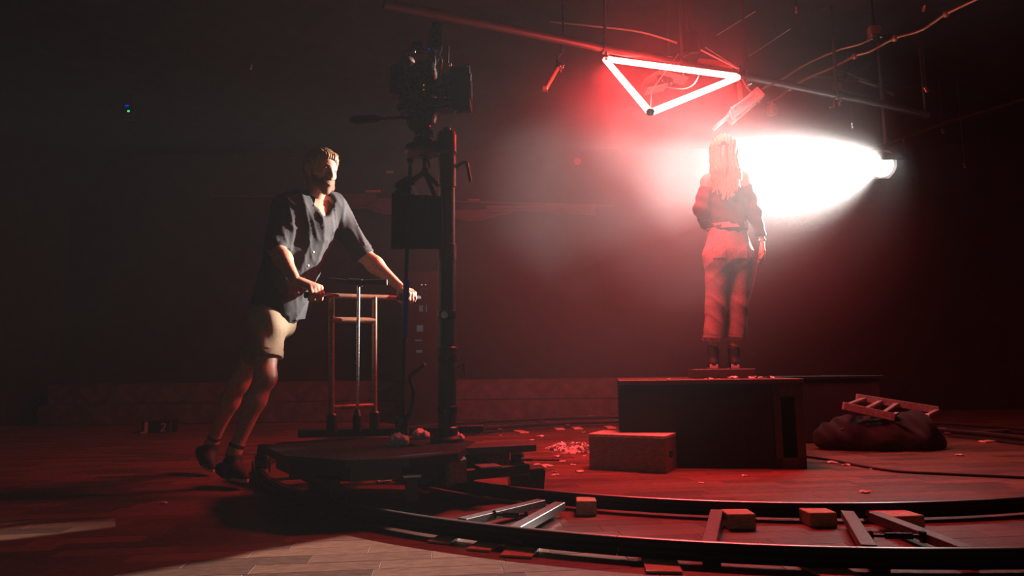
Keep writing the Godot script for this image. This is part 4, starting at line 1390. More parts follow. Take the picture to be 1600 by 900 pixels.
func make_rig() -> void:
	var p := tri_points()
	# the tube triangle
	var t := thing("tube_light_triangle", "triangle of three glowing red light tubes hung above the woman", "tube light")
	var mid: Vector3 = (p[0] + p[1] + p[2]) / 3.0
	for i in 3:
		var a: Vector3 = p[i]
		var b: Vector3 = p[(i + 1) % 3]
		var d := (b - a).normalized()
		obj("tube", MB.new().rod(a + d * 0.018, b - d * 0.018, 0.0205, 16), M.tube_glow, t)
		obj("end_cap", MB.new().rod(a + d * 0.008, a + d * 0.019, 0.0212, 14), M.black_plastic, t)
		obj("end_cap", MB.new().rod(b - d * 0.019, b - d * 0.008, 0.0212, 14), M.black_plastic, t)
		obj("corner_joint", MB.new().sphere(a, Vector3(0.012, 0.012, 0.012), 10), M.copper_paint, t)
	# hangers that hold it to the pipe
	var pa := Vector3(0.70, 0, -5.10)
	var pipe0 := hang(600, 6, 2.90)
	var pipe1 := hang(1420, 171, 2.90)
	obj("hanger", MB.new().tube(curve([p[0] + Vector3(0, 0.02, 0), at(944, 84, 5.05), at(943, 74, 5.25)], 4), 0.006, 8), M.dark_metal, t)
	obj("hanger", MB.new().tube(curve([p[1] + Vector3(0, 0.02, 0), at(1156, 112, 4.9), at(1155, 106, 5.4)], 4), 0.006, 8), M.dark_metal, t)
	obj("hanger", MB.new().rod(p[2], at(1018, 142, 4.4), 0.0025, 6), M.pale_cable, t)
	obj("hanger", MB.new().rod(at(1018, 142, 4.4), at(1060, 84, 5.2), 0.0025, 6), M.pale_cable, t)
	# long pipe and its clamps
	tag(obj("lighting_pipe", MB.new().rod(pipe0, pipe1, 0.030, 14), M.painted_dark), "long round lighting pipe running under the ceiling past the red triangle", "pipe")
	var dir := (pipe1 - pipe0).normalized()
	var names := ["pipe clamp at the left upper corner of the red triangle", "pipe clamp above the middle of the red triangle", "pipe clamp at the right upper corner of the red triangle", "pipe clamp farthest along the pipe, towards the white spotlight"]
	var k := 0
	for px in [946.0, 1066.0, 1166.0, 1308.0]:
		var f: float = (px - 600.0) / 820.0
		# where the pipe passes this column of the picture
		var lo := 0.0
		var hi := 1.0
		for it in 24:
			var m := (lo + hi) * 0.5
			var q := Transform3D(Basis(Vector3.RIGHT, PITCH) * Basis(Vector3.BACK, -ROLL), Vector3(0, EYE, 0)).affine_inverse() * pipe0.lerp(pipe1, m)
			if 800.0 + F * q.x / -q.z < px:
				lo = m
			else:
				hi = m
		var o := pipe0.lerp(pipe1, lo)
		var c := thing("pipe_clamp", names[k], "clamp", o, 0.0, "clamps on the lighting pipe")
		obj("jaw", MB.new().tube([-dir * 0.03, dir * 0.03], 0.041, 14), M.painted_dark, c)
		obj("bolt", MB.new().rod(Vector3(0.0, -0.04, 0.02), Vector3(0.0, -0.10, 0.03), 0.009, 8), M.bright_metal, c)
		obj("wing_nut", MB.new().box(Vector3(0.05, 0.012, 0.01), xf(Vector3(0.01, -0.075, 0.032), Vector3(0, 0.4, 0.5)), 0.003), M.bright_metal, c)
		obj("drop", MB.new().rod(Vector3(0, 0.03, 0), Vector3(0, 3.7 - o.y, 0), 0.012, 8), M.painted_dark, c)
		k += 1
	# dark bracket and motor box above the triangle
	var br := thing("hoist_bracket", "dark hoist bracket between ceiling and pipe over the triangle", "bracket")
	var hb := at(1078, 70, 5.35)
	obj("bracket_body", MB.new().box(Vector3(0.13, 0.20, 0.12), xf(hb), 0.012), M.black_paint, br)
	obj("bracket_rod", MB.new().rod(hb + Vector3(0, 0.1, 0), Vector3(hb.x, 3.7, hb.z), 0.018, 10), M.painted_dark, br)
	obj("bracket_arm", MB.new().bar(hb + Vector3(-0.02, -0.08, 0.03), at(1052, 92, 5.25), 0.04, 0.03, 0.004), M.painted_dark, br)
	obj("strut", MB.new().rod(at(1095, 78, 5.2), at(1152, 107, 5.2), 0.006, 8), M.pale_cable, br)
	obj("strut", MB.new().rod(at(1102, 74, 5.3), at(1156, 108, 5.2), 0.005, 8), M.pale_cable, br)
	obj("shade", MB.new().bar(at(1090, 97, 5.3), at(1145, 104, 5.3), 0.05, 0.05, 0.006), M.copper_paint, br)
	# cables
	tag(obj("hanging_cable", MB.new().tube(curve([hang(860, 34, 3.6), at(920, 40, 5.5), at(1000, 50, 5.4), at(1058, 67, 5.35)], 6), 0.007, 8), M.pale_cable), "red lit cable sagging from the ceiling to the bracket over the triangle", "cable")
	tag(obj("hanging_cable", MB.new().tube(curve([at(948, 76, 5.1), at(985, 80, 5.15), at(1020, 86, 5.2), at(1052, 90, 5.25)], 6), 0.006, 8), M.pale_cable), "pale cable lying along the pipe above the left part of the triangle", "cable")
	tag(obj("hanging_cable", MB.new().tube(curve([at(955, 74, 5.1), at(1000, 84, 5.15), at(1055, 93, 5.2)], 6), 0.004, 8), M.pale_cable), "thin second cable twisted along the pipe above the triangle", "cable")
	tag(obj("hanging_cable", MB.new().tube(curve([at(1092, 118, 4.9), at(1084, 132, 4.9), at(1068, 139, 5.0), at(1040, 136, 5.5)], 6), 0.005, 8), M.pale_cable), "thin cable hanging in a loop inside the red triangle", "cable")
	# festoon cables under the ceiling to the right
	var c1 := []
	for q in [[1170, 152], [1205, 131], [1225, 122], [1255, 103], [1305, 80], [1340, 70], [1364, 60]]:
		c1.append(hang(q[0], q[1], 3.30))
	tag(obj("festoon_cable", MB.new().tube(curve(c1, 5), 0.009, 8), M.copper_paint), "red lit cable under the ceiling that ends at the small junction box", "cable")
	var c2 := []
	for q in [[1200, 160], [1216, 153], [1234, 139], [1262, 122], [1300, 106], [1335, 88], [1360, 80], [1398, 60], [1440, 47], [1478, 22], [1530, -3], [1580, -30]]:
		c2.append(hang(q[0], q[1], 3.25))
	var fc := thing("festoon_cable", "thick red lit cable with knotted ties running under the ceiling to the upper right", "cable")
	obj("cable", MB.new().tube(curve(c2, 5), 0.011, 8), M.copper_paint, fc)
	for i in [2, 5, 7, 9]:
		obj("cable_tie", MB.new().sphere(c2[i], Vector3(0.026, 0.03, 0.026), 8), M.copper_paint, fc)
	var jb := thing("junction_box", "small box under the ceiling at the end of the red lit cable", "junction box", hang(1372, 56, 3.34))
	obj("box_body", MB.new().box(Vector3(0.09, 0.10, 0.07), xf(Vector3(-0.03, 0.03, 0)), 0.005), M.copper_paint, jb)
	obj("box_plate", MB.new().box(Vector3(0.20, 0.015, 0.12), xf(Vector3(0.04, -0.02, 0)), 0.003), M.dark_metal, jb)
	obj("box_rod", MB.new().rod(Vector3(-0.03, 0.08, 0), Vector3(-0.03, 0.355, 0), 0.012, 8), M.dark_metal, jb)
	obj("box_knob", MB.new().sphere(Vector3(0.0, -0.035, 0.05), Vector3(0.014, 0.008, 0.012), 8), M.bright_metal, jb)
	tag(obj("ceiling_conduit", MB.new().tube([hang(1290, 255, 3.58), hang(1400, 220, 3.58), hang(1480, 190, 3.58), hang(1640, 143, 3.58)], 0.022, 8), M.copper_dark), "straight conduit along the far right of the ceiling", "conduit")
	for q in [[1120, 55, 1180, 18], [1170, 88, 1235, 45]]:
		tag(obj("thin_wire", MB.new().rod(hang(q[0], q[1], 3.697), hang(q[2], q[3], 3.697), 0.003, 6), M.pale_cable), "thin wire fixed along the ceiling " + ("above the triangle's hoist bracket" if q[0] == 1120 else "beside the festoon cables"), "wire")
	# dark truss to the right
	var tr := thing("dark_truss", "dark lighting truss with slanting struts above the white spotlight", "truss")
	var z := 6.3
	obj("chord", MB.new().bar(at(1305, 143, z), at(1450, 181, z + 0.3), 0.06, 0.055, 0.006), M.painted_dark, tr)
	obj("chord", MB.new().rod(at(1270, 118, z), at(1420, 134, z + 0.3), 0.016, 8), M.painted_dark, tr)
	for q in [[1322, 112, 1370, 136], [1330, 116, 1362, 96], [1345, 120, 1396, 148], [1306, 140, 1324, 114], [1368, 134, 1330, 122]]:
		obj("strut", MB.new().rod(at(q[0], q[1], z + 0.1), at(q[2], q[3], z + 0.15), 0.013, 8), M.painted_dark, tr)
	for q in [[1306, 143, z], [1446, 180, z + 0.3]]:
		var o := at(q[0], q[1], q[2])
		obj("hanger", MB.new().rod(o, Vector3(o.x, 3.7, o.z), 0.012, 8), M.painted_dark, tr)
	obj("clamp", MB.new().box(Vector3(0.09, 0.13, 0.06), xf(at(1307, 140, z - 0.05)), 0.01), M.copper_dark, tr)
	obj("clamp", MB.new().tube([at(1303, 153, z - 0.05), at(1303, 166, z - 0.05), at(1297, 168, z - 0.05)], 0.011, 8), M.copper_paint, tr)
	obj("safety_wire", MB.new().tube(curve([at(1293, 147, z), at(1288, 152, z), at(1282, 154, z)], 4), 0.004, 6), M.bright_metal, tr)
	# slim rod lamp hanging left of the triangle
	var sl := thing("clamp_arm", "slanting metal arm hanging from the pipe to the left of the triangle", "lamp arm")
	var so := at(873, 103, 5.1)
	obj("arm", MB.new().tube([so, at(853, 138, 5.0)], 0.017, 10), M.copper_paint, sl)
	obj("joint", MB.new().sphere(so, Vector3(0.03, 0.035, 0.03), 10), M.dark_metal, sl)
	obj("foot", MB.new().box(Vector3(0.045, 0.03, 0.05), xf(at(851, 139, 5.0)), 0.006), M.copper_paint, sl)
	obj("hook", MB.new().tube(curve([so, at(870, 92, 5.1), at(877, 82, 5.1), at(880, 62, 5.06), Vector3(at(880, 62, 5.06).x, 3.7, -5.06)], 4), 0.008, 8), M.dark_metal, sl)
	for q in [[877, 104, 876, 113], [881, 101, 879, 107]]:
		obj("wing_screw", MB.new().rod(at(q[0], q[1], 5.05), at(q[2], q[3], 5.05), 0.004, 6), M.bright_metal, sl)
	# small barn door lamp inside the triangle
	var bl := thing("barn_door_lamp", "small lamp with open white barn doors seen inside the red triangle", "lamp")
	var lz := 5.55
	var ridge := at(1029, 115, lz)
	obj("upper_door", MB.new().bar(ridge, at(1072, 127, lz), 0.16, 0.008, 0.0), M.painted_grey, bl)
	obj("upper_door", MB.new().bar(ridge, at(1005, 130, lz), 0.16, 0.008, 0.0), M.painted_grey, bl)
	obj("lower_door", MB.new().bar(at(1009, 143, lz), at(1040, 136, lz), 0.14, 0.014, 0.003), M.painted_grey, bl)
	obj("lamp_body", MB.new().box(Vector3(0.13, 0.09, 0.12), xf(at(1037, 128, lz + 0.06)), 0.012), M.dark_metal, bl)
	obj("stirrup", MB.new().tube([at(1046, 118, lz), at(1046, 110, lz), at(1056, 107, lz)], 0.010, 8), M.painted_grey, bl)
	obj("drop_rod", MB.new().tube([at(1046, 110, lz + 0.02), Vector3(at(1046, 110, lz).x, 3.7, -lz)], 0.011, 8), M.painted_dark, bl)
	# long fluorescent work lamp at the right corner of the triangle
	var wl := thing("work_lamp", "long box shaped work lamp tilted under the right corner of the triangle", "lamp")
	var wz := 5.0
	var w0 := at(1140, 186, wz)
	var w1 := at(1186, 146, wz)
	var wd := (w1 - w0).normalized()
	obj("housing", MB.new().bar(w0, w1, 0.13, 0.085, 0.008), M.painted_grey, wl)
	obj("frame", MB.new().bar(at(1141, 170, wz - 0.09), at(1172, 150, wz - 0.09), 0.012, 0.012, 0.002), M.aluminium, wl)
	obj("frame", MB.new().bar(at(1144, 186, wz - 0.08), at(1180, 158, wz - 0.08), 0.012, 0.012, 0.002), M.aluminium, wl)
	obj("frame", MB.new().bar(at(1140, 172, wz - 0.09), at(1145, 187, wz - 0.08), 0.012, 0.012, 0.002), M.aluminium, wl)
	obj("reflector", MB.new().bar(at(1117, 199, wz), at(1140, 181, wz), 0.12, 0.02, 0.004), M.painted_grey, wl)
	obj("yoke", MB.new().bar(at(1155, 128, wz + 0.05), at(1158, 166, wz + 0.02), 0.03, 0.03, 0.004), M.copper_paint, wl)
	obj("yoke_rod", MB.new().rod(at(1155, 130, wz + 0.05), at(1156, 104, wz + 0.45), 0.010, 8), M.painted_dark, wl)
	obj("lead", MB.new().tube(curve([at(1187, 148, wz), at(1188, 158, wz), at(1183, 162, wz), at(1180, 156, wz)], 5), 0.006, 8), M.copper_paint, wl)
	obj("lead", MB.new().tube(curve([at(1160, 124, wz), at(1168, 138, wz), at(1178, 144, wz), at(1196, 136, wz), at(1210, 131, 5.4)], 5), 0.005, 8), M.copper_paint, wl)
	# lantern on the festoon end
	var ln := thing("small_lantern", "small round lantern hanging from the lower end of the thick cable", "lantern", hang(1206, 163, 3.18))
	obj("lantern_body", MB.new().lathe([Vector2(0.0, -0.11), Vector2(0.045, -0.105), Vector2(0.052, -0.05), Vector2(0.040, -0.01), Vector2(0.018, 0.0), Vector2(0.014, 0.03), Vector2(0.0, 0.03)], Transform3D(), 16), M.copper_paint, ln)
	obj("lantern_ring", MB.new().rod(Vector3(0, 0.02, 0), hang(1200, 160, 3.25) - ln.position, 0.008, 8), M.copper_paint, ln)
	# the white spotlight with its two long doors
	var sp := thing("spotlight", "round stage spotlight with a blazing white lens at the right", "spotlight", LAMP)
	var lt := look(Vector3.ZERO, BEAM)
	var up := Transform3D(lt.basis * Basis(Vector3.RIGHT, PI / 2), Vector3.ZERO)
	obj("spot_housing", MB.new().lathe([Vector2(0.0, -0.40), Vector2(0.10, -0.40), Vector2(0.13, -0.36), Vector2(0.13, -0.06), Vector2(0.145, -0.055), Vector2(0.145, -0.02), Vector2(0.118, -0.02), Vector2(0.112, -0.06), Vector2(0.0, -0.08)], up, 24), M.black_paint, sp)
	obj("spot_lens", MB.new().lathe([Vector2(0.108, -0.056), Vector2(0.108, -0.048), Vector2(0.07, -0.03), Vector2(0.0, -0.022)], up, 24), M.lamp_glow, sp)
	for q in [[-0.09, 0.24], [-0.69, 0.30]]:          # slope and reach of the outer edge of each door
		var e := Vector2(q[1], q[1] * q[0])
		var s := 1.0 if q[0] > -0.3 else -1.0
		var in_a := Vector3(-0.16, s * 0.15, -0.08)
		var in_b := Vector3(0.13, s * 0.15, 0.02)
		var out_a := Vector3(-0.85, e.y, e.x)
		var out_b := Vector3(0.16, e.y, e.x)
		var side := Vector3(-0.40, s * 0.15, -0.12)
		var dm := MB.new()
		var th := Vector3(0, s * 0.004, 0)
		for f in [[in_a, in_b, out_b], [in_a, out_b, out_a], [side, in_a, out_a]]:
			dm.face(f, Vector3(0, -s, 0))
			dm.face([f[0] + th, f[1] + th, f[2] + th], Vector3(0, s, 0))
		obj("barn_door", dm, M.black_flock, sp)
	obj("spot_yoke", MB.new().tube([lt * Vector3(-0.16, 0, -0.20), lt * Vector3(-0.16, 0.22, -0.20), lt * Vector3(0.16, 0.22, -0.20), lt * Vector3(0.16, 0, -0.20)], 0.012, 8), M.dark_metal, sp)
	var yk := lt * Vector3(0, 0.22, -0.20)
	obj("spot_drop", MB.new().rod(yk, Vector3(yk.x, 3.7 - LAMP.y, yk.z), 0.018, 8), M.painted_dark, sp)
	# small clips on the dark ceiling
	k = 0
	for q in [[1447, 140, 6.5], [1473, 205, 7.4], [1507, 259, 7.4], [1332, 196, 6.4], [1244, 15, 5.6], [1444, 13, 5.8], [182, 50, 6.4], [392, 105, 6.8]]:
		var o := at(q[0], q[1], q[2])
		var cp := thing("ceiling_clip", ["small metal hook high up right of the dark truss", "shiny clip hanging beside the spotlight's far end", "lowest shiny clip hanging at the right of the spotlight", "small shiny clip hanging above the white beam", "small clip at the ceiling over the festoon cables", "small reddish clip at the ceiling near the upper right corner", "reddish clip hanging in the dark upper left", "thin pale clip hanging in the dark above the man"][k], "clip", o, 0.3 * k, "clips hanging from the ceiling")
		obj("clip_body", MB.new().box(Vector3(0.035, 0.06, 0.02), xf(Vector3.ZERO, Vector3(0, 0, 0.5)), 0.006), M.bright_metal if k in [1, 2, 3, 7] else M.copper_paint, cp)
		obj("clip_wire", MB.new().rod(Vector3(0, 0.02, 0), Vector3(0, 3.7 - o.y, 0), 0.004, 6), M.painted_dark, cp)
		k += 1

# ---------------------------------------------------------------- people
# a head in its own axes: z looks forward, y up, x toward the person's left; T puts it in place
func head_mesh(T: Transform3D, neck: Vector3, nr: float) -> ArrayMesh:
	var q = func(x: float, y: float, z: float) -> Vector3: return T * Vector3(x, y, z)
	var b := [
		[q.call(0, 0.032, -0.022), q.call(0, 0.036, 0.018), 0.077, 0.070],
		[q.call(-0.018, 0.03, 0.0), q.call(0.018, 0.03, 0.0), 0.066, 0.066],
		[q.call(0, 0.045, 0.045), q.call(0, 0.02, 0.05), 0.046, 0.045],
		[q.call(0, -0.03, 0.040), q.call(0, -0.085, 0.058), 0.047, 0.026],
		[q.call(-0.048, -0.045, 0.010), q.call(-0.022, -0.088, 0.055), 0.022, 0.018],
		[q.call(0.048, -0.045, 0.010), q.call(0.022, -0.088, 0.055), 0.022, 0.018],
		[q.call(0, -0.092, 0.066), q.call(0, -0.096, 0.060), 0.018, 0.018],
		[q.call(-0.038, -0.018, 0.058), q.call(-0.046, -0.008, 0.040), 0.024, 0.026],
		[q.call(0.038, -0.018, 0.058), q.call(0.046, -0.008, 0.040), 0.024, 0.026],
		[q.call(-0.046, 0.031, 0.068), q.call(-0.012, 0.027, 0.086), 0.009, 0.010],
		[q.call(0.046, 0.031, 0.068), q.call(0.012, 0.027, 0.086), 0.009, 0.010],
		[q.call(0, 0.020, 0.088), q.call(0, -0.024, 0.110), 0.0075, 0.011],
		[q.call(-0.012, -0.029, 0.097), q.call(0.012, -0.029, 0.097), 0.0085, 0.0085],
		[q.call(0, -0.05, 0.082), q.call(0, -0.056, 0.082), 0.018, 0.018],
		[q.call(0, -0.09, -0.01), neck, nr * 0.95, nr],
		[q.call(0, -0.02, -0.035), neck, nr * 0.9, nr],
	]
	for s in [-1.0, 1.0]:                                     # ears
		b.append([q.call(s * 0.078, 0.022, -0.012), q.call(s * 0.084, 0.020, -0.022), 0.010, 0.007])
		b.append([q.call(s * 0.078, 0.012, -0.006), q.call(s * 0.077, -0.024, 0.002), 0.007, 0.008])
		b.append([q.call(s * 0.084, 0.020, -0.024), q.call(s * 0.079, -0.020, -0.006), 0.006, 0.006])
	return flesh(b, 0.0042, 0.007, [[q.call(-0.032, 0.007, 0.1035), 0.0155], [q.call(0.032, 0.007, 0.1035), 0.0155], [q.call(-0.082, 0.002, -0.008), 0.006], [q.call(0.082, 0.002, -0.008), 0.006]])

func face_parts(T: Transform3D, o: Node3D, brow: Material, upper_lip := true) -> void:
	for s in [-1.0, 1.0]:
		var e := obj("eye", MB.new().sphere(T * Vector3(s * 0.0315, 0.006, 0.0765), Vector3(0.012, 0.012, 0.012), 14), M.eye_white, o)
		obj("iris", MB.new().sphere(T * Vector3(s * 0.0315 + 0.001, 0.005, 0.0862), Vector3(0.0056, 0.0056, 0.0032), 12, T.basis), M.iris, e)
		obj("eyelid", MB.new().tube([T * Vector3(s * 0.017, 0.007, 0.087), T * Vector3(s * 0.024, 0.0125, 0.0895), T * Vector3(s * 0.032, 0.0135, 0.0895), T * Vector3(s * 0.040, 0.011, 0.086), T * Vector3(s * 0.047, 0.005, 0.079)], [0.002, 0.0042, 0.0048, 0.0042, 0.002], 8), M.skin, e)
		obj("eyelid", MB.new().tube([T * Vector3(s * 0.017, 0.004, 0.087), T * Vector3(s * 0.030, -0.0035, 0.0880), T * Vector3(s * 0.046, 0.003, 0.079)], [0.002, 0.0036, 0.002], 8), M.skin, e)
		obj("eyebrow", MB.new().tube([T * Vector3(s * 0.013, 0.030, 0.096), T * Vector3(s * 0.032, 0.037, 0.092), T * Vector3(s * 0.050, 0.032, 0.074)], [0.004, 0.005, 0.002], 8), brow, o)
	if upper_lip:
		obj("lips", MB.new().tube([T * Vector3(-0.022, -0.055, 0.088), T * Vector3(-0.008, -0.0525, 0.099), T * Vector3(0, -0.054, 0.1), T * Vector3(0.008, -0.0525, 0.099), T * Vector3(0.022, -0.055, 0.088)], [0.002, 0.0048, 0.0045, 0.0048, 0.002], 8), M.lip, o)
	obj("lips", MB.new().tube([T * Vector3(-0.020, -0.057, 0.087), T * Vector3(0, -0.063, 0.098), T * Vector3(0.020, -0.057, 0.087)], [0.002, 0.0058, 0.002], 8), M.lip, o)

func shoe(ankle: Vector3, toe: Vector3, heel: Vector3, o: Node3D, w := 0.036, h := 0.03) -> void:
	var d := (toe - heel).normalized()
	var up := Vector3.UP - d * d.y
	up = up.normalized()
	var b := [
		[heel + up * h, heel.lerp(toe, 0.55) + up * h, w, w + 0.006],
		[heel.lerp(toe, 0.55) + up * h * 0.9, toe - d * w * 0.8 + up * h * 0.75, w + 0.006, w * 0.72],
		[ankle, heel.lerp(toe, 0.22) + up * h, w * 1.05, w * 1.05],
		[ankle.lerp(heel.lerp(toe, 0.4), 0.3), heel.lerp(toe, 0.55) + up * (h + 0.012), w, w * 0.8],
	]
	var s := obj("shoe", flesh(b, 0.008, 0.012), M.shoe, o)
	var side := d.cross(up).normalized()
	var poly := []
	for k in 18:
		var q := TAU * k / 18
		var x := cos(q)
		var width := (w + 0.008) * (0.92 if x < 0 else 1.0) * (1.0 - 0.12 * maxf(0.0, -x))
		poly.append(Vector2(0.5 * heel.distance_to(toe) * (1.0 + 0.0 * x) * x, width * sin(q)))
	var t := Transform3D(Basis(d, up, side * 1.0), (heel + toe) * 0.5)
	if t.basis.determinant() < 0:
		t.basis.z = -t.basis.z
	obj("sole", MB.new().prism(poly, 0.0, 0.016, t), M.sole, s)
	for k in 4:
		var c := heel.lerp(toe, 0.5 + 0.07 * k) + up * (h * 2.05 - 0.006 * k)
		obj("lace", MB.new().tube([c - side * 0.018, c + up * 0.005, c + side * 0.018], 0.0028, 6), M.sole, s)

func make_man() -> void:
	var o := thing("person", "bearded man in dark shirt and beige shorts leaning forward to push the dolly", "person")
	var z := 4.0
	var hipR := at(417, 500, 3.93)
	var hipL := at(435, 497, 4.08)
	var shR := at(447, 328, 3.86)
	var shL := at(522, 326, 4.12)
	var chest := at(484, 352, 3.98)
	var belly := at(448, 440, 4.0)
	var neck := at(489, 313, 3.99)
	var kneeR := at(414, 590, 3.86)
	var ankR := at(366, 706, 3.84)
	var kneeL := at(371, 600, 4.20)
	var ankL := at(332, 690, 4.34)
	var elR := at(432, 388, 3.80)
	var elL := at(566, 396, 4.16)
	var g0: Vector3 = grips[0]
	var g1: Vector3 = grips[1]
	var ax: Vector3 = grips[2]
	var wrR := g0 + Vector3(-0.085, 0.075, 0.045)
	var wrL := g1 + Vector3(-0.06, 0.075, -0.055)
	var fwd := Vector3(0.80, 0, 0.60)
	var left := Vector3(0.60, 0, -0.80)
	# body: one surface from neck to ankles, then the finer head and hands joined to it
	var bones := [
		[shR.lerp(shL, 0.2), belly.lerp(hipR, 0.25), 0.092, 0.105], [shL.lerp(shR, 0.2), belly.lerp(hipL, 0.25), 0.092, 0.105],
		[chest, belly, 0.115, 0.11], [hipR, hipL, 0.092, 0.092], [belly, hipR.lerp(hipL, 0.5), 0.105, 0.095],
		[shR, shL, 0.062, 0.062], [neck, chest, 0.062, 0.08],
		[shR, elR, 0.056, 0.043], [elR, elR.lerp(wrR, 0.35), 0.043, 0.045], [elR.lerp(wrR, 0.35), wrR, 0.045, 0.027],
		[shL, elL, 0.056, 0.043], [elL, elL.lerp(wrL, 0.35), 0.043, 0.045], [elL.lerp(wrL, 0.35), wrL, 0.045, 0.027],
		[hipR, kneeR, 0.082, 0.054], [kneeR, kneeR.lerp(ankR, 0.3), 0.050, 0.052], [kneeR.lerp(ankR, 0.3), ankR, 0.052, 0.032],
		[hipL, kneeL, 0.082, 0.054], [kneeL, kneeL.lerp(ankL, 0.3), 0.050, 0.052], [kneeL.lerp(ankL, 0.3), ankL, 0.052, 0.032],
		[kneeR + fwd * 0.02, kneeR + fwd * 0.022, 0.042, 0.042], [kneeL + fwd * 0.02, kneeL + fwd * 0.022, 0.042, 0.042],
	]
	var toeR := at(386, 754, 3.74)
	var heelR := at(346, 741, 3.90)
	var toeL := at(333, 738, 4.24)
	var heelL := at(314, 712, 4.42)
	bones.append([ankR, heelR.lerp(toeR, 0.3) + Vector3.UP * 0.04, 0.034, 0.035])
	bones.append([ankL, heelL.lerp(toeL, 0.3) + Vector3.UP * 0.04, 0.034, 0.035])
	var skin := MB.new()
	skin.add(flesh(bones, 0.012, 0.014))
	# head: turned to his left of the lens, looking past the camera to the right of the picture
	var hc := at(501, 270, 3.95)
	var hz := Vector3(0.80, -0.10, 0.62).normalized()
	var H := look(hc, hz, Vector3(0.10, 1, 0.03))
	skin.add(head_mesh(H, neck + Vector3(0, -0.01, 0), 0.055))
	skin.add(flesh(gripping_hand(wrR, g0, ax, 0.0165, 1.0), 0.0032, 0.0045))
	skin.add(flesh(gripping_hand(wrL, g1, ax, 0.0165, -1.0), 0.0032, 0.0045))
	obj("body", skin, M.skin, o)
	face_parts(H, o, M.hair_brown, false)
	# hair swept back from the forehead
	var q := func(x: float, y: float, zz: float) -> Vector3: return H * Vector3(x, y, zz)
	var hb := [
		[q.call(-0.022, 0.086, 0.066), q.call(-0.02, 0.100, 0.02), 0.024, 0.034], [q.call(0.022, 0.086, 0.066), q.call(0.02, 0.100, 0.02), 0.026, 0.034],
		[q.call(0, 0.100, 0.02), q.call(0, 0.07, -0.05), 0.038, 0.055], [q.call(-0.02, 0.05, -0.05), q.call(0.02, 0.03, -0.055), 0.055, 0.053],
		[q.call(-0.060, 0.055, 0.02), q.call(-0.055, 0.03, -0.04), 0.026, 0.034], [q.call(0.060, 0.055, 0.02), q.call(0.055, 0.03, -0.04), 0.026, 0.034],
		[q.call(-0.03, -0.02, -0.06), q.call(0.03, -0.02, -0.06), 0.034, 0.034], [q.call(-0.05, 0.075, 0.045), q.call(0.05, 0.075, 0.045), 0.020, 0.022],
		[q.call(-0.071, 0.03, 0.022), q.call(-0.072, -0.02, 0.022), 0.011, 0.008], [q.call(0.071, 0.03, 0.022), q.call(0.072, -0.02, 0.022), 0.011, 0.008],
	]
	var strand := func(p: Vector3, _n: Vector3) -> float:
		var l := H.affine_inverse() * p
		return 0.0028 * sin(l.x * 420.0 + sin(l.z * 60.0) * 1.2) + 0.0015 * sin(l.x * 900.0 + l.y * 200.0)
	var hair := obj("hair", flesh(hb, 0.0045, 0.010, [], strand), M.hair_brown, o)
	var lm := MB.new()
	for k in 9:
		var x := -0.050 + 0.100 * k / 8.0
		var w := 1.0 - absf(x) / 0.09
		lm.tube(curve([q.call(x * 0.85, 0.082 + 0.010 * w, 0.070), q.call(x + 0.006, 0.104 + 0.010 * w, 0.054), q.call(x * 1.1 + 0.006 + 0.004 * sin(k * 2.1), 0.122 + 0.008 * w, 0.006), q.call(x * 1.1, 0.110 + 0.006 * w, -0.05), q.call(x, 0.070, -0.098 + absf(x) * 0.3)], 5), [0.002, 0.005, 0.008, 0.0095, 0.0105, 0.011, 0.0115, 0.012, 0.012, 0.012, 0.012, 0.012, 0.012, 0.012, 0.012, 0.0115, 0.011, 0.009, 0.007, 0.004, 0.002], 10)
	obj("hair_strands", lm, M.hair_brown, hair)
	var bd := [
		[q.call(-0.064, -0.03, 0.018), q.call(-0.046, -0.078, 0.045), 0.014, 0.020], [q.call(0.064, -0.03, 0.018), q.call(0.046, -0.078, 0.045), 0.014, 0.020],
		[q.call(-0.044, -0.080, 0.048), q.call(0, -0.102, 0.066), 0.019, 0.023], [q.call(0.044, -0.080, 0.048), q.call(0, -0.102, 0.066), 0.019, 0.023],
		[q.call(0, -0.078, 0.090), q.call(0, -0.110, 0.064), 0.014, 0.020], [q.call(-0.014, -0.070, 0.092), q.call(0.014, -0.070, 0.092), 0.008, 0.008], [q.call(-0.034, -0.055, 0.076), q.call(-0.028, -0.085, 0.078), 0.010, 0.014], [q.call(0.034, -0.055, 0.076), q.call(0.028, -0.085, 0.078), 0.010, 0.014],
		[q.call(-0.030, -0.050, 0.086), q.call(0, -0.041, 0.100), 0.006, 0.0075], [q.call(0.030, -0.050, 0.086), q.call(0, -0.041, 0.100), 0.006, 0.0075],
	]
	obj("beard", flesh(bd, 0.004, 0.006, [[q.call(-0.008, -0.0575, 0.114), 0.009], [q.call(0.008, -0.0575, 0.114), 0.009]], func(p, _n): return 0.0016 * sin(p.x * 700.0) * sin(p.y * 420.0 + p.z * 500.0)), M.beard, o)
	# shirt: loose body, rolled sleeves, placket and buttons, collar, tail
	var e := 0.016
	var hem := belly.lerp(hipR.lerp(hipL, 0.5), 0.62)
	var cuffR := shR.lerp(elR, 1.02)
	var cuffL := shL.lerp(elL, 1.0)
	var sb := [
		[shR.lerp(shL, 0.2), belly.lerp(hipR, 0.5), 0.098 + e, 0.112 + e], [shL.lerp(shR, 0.2), belly.lerp(hipL, 0.5), 0.098 + e, 0.112 + e],
		[chest, hem, 0.118 + e, 0.12 + e], [shR, shL, 0.062 + e * 0.7, 0.062 + e * 0.7],
		[shR, cuffR, 0.060 + e, 0.052 + e * 0.9, true], [shL, cuffL, 0.060 + e, 0.052 + e * 0.9, true],
	]
	var spine := (chest - belly).normalized()
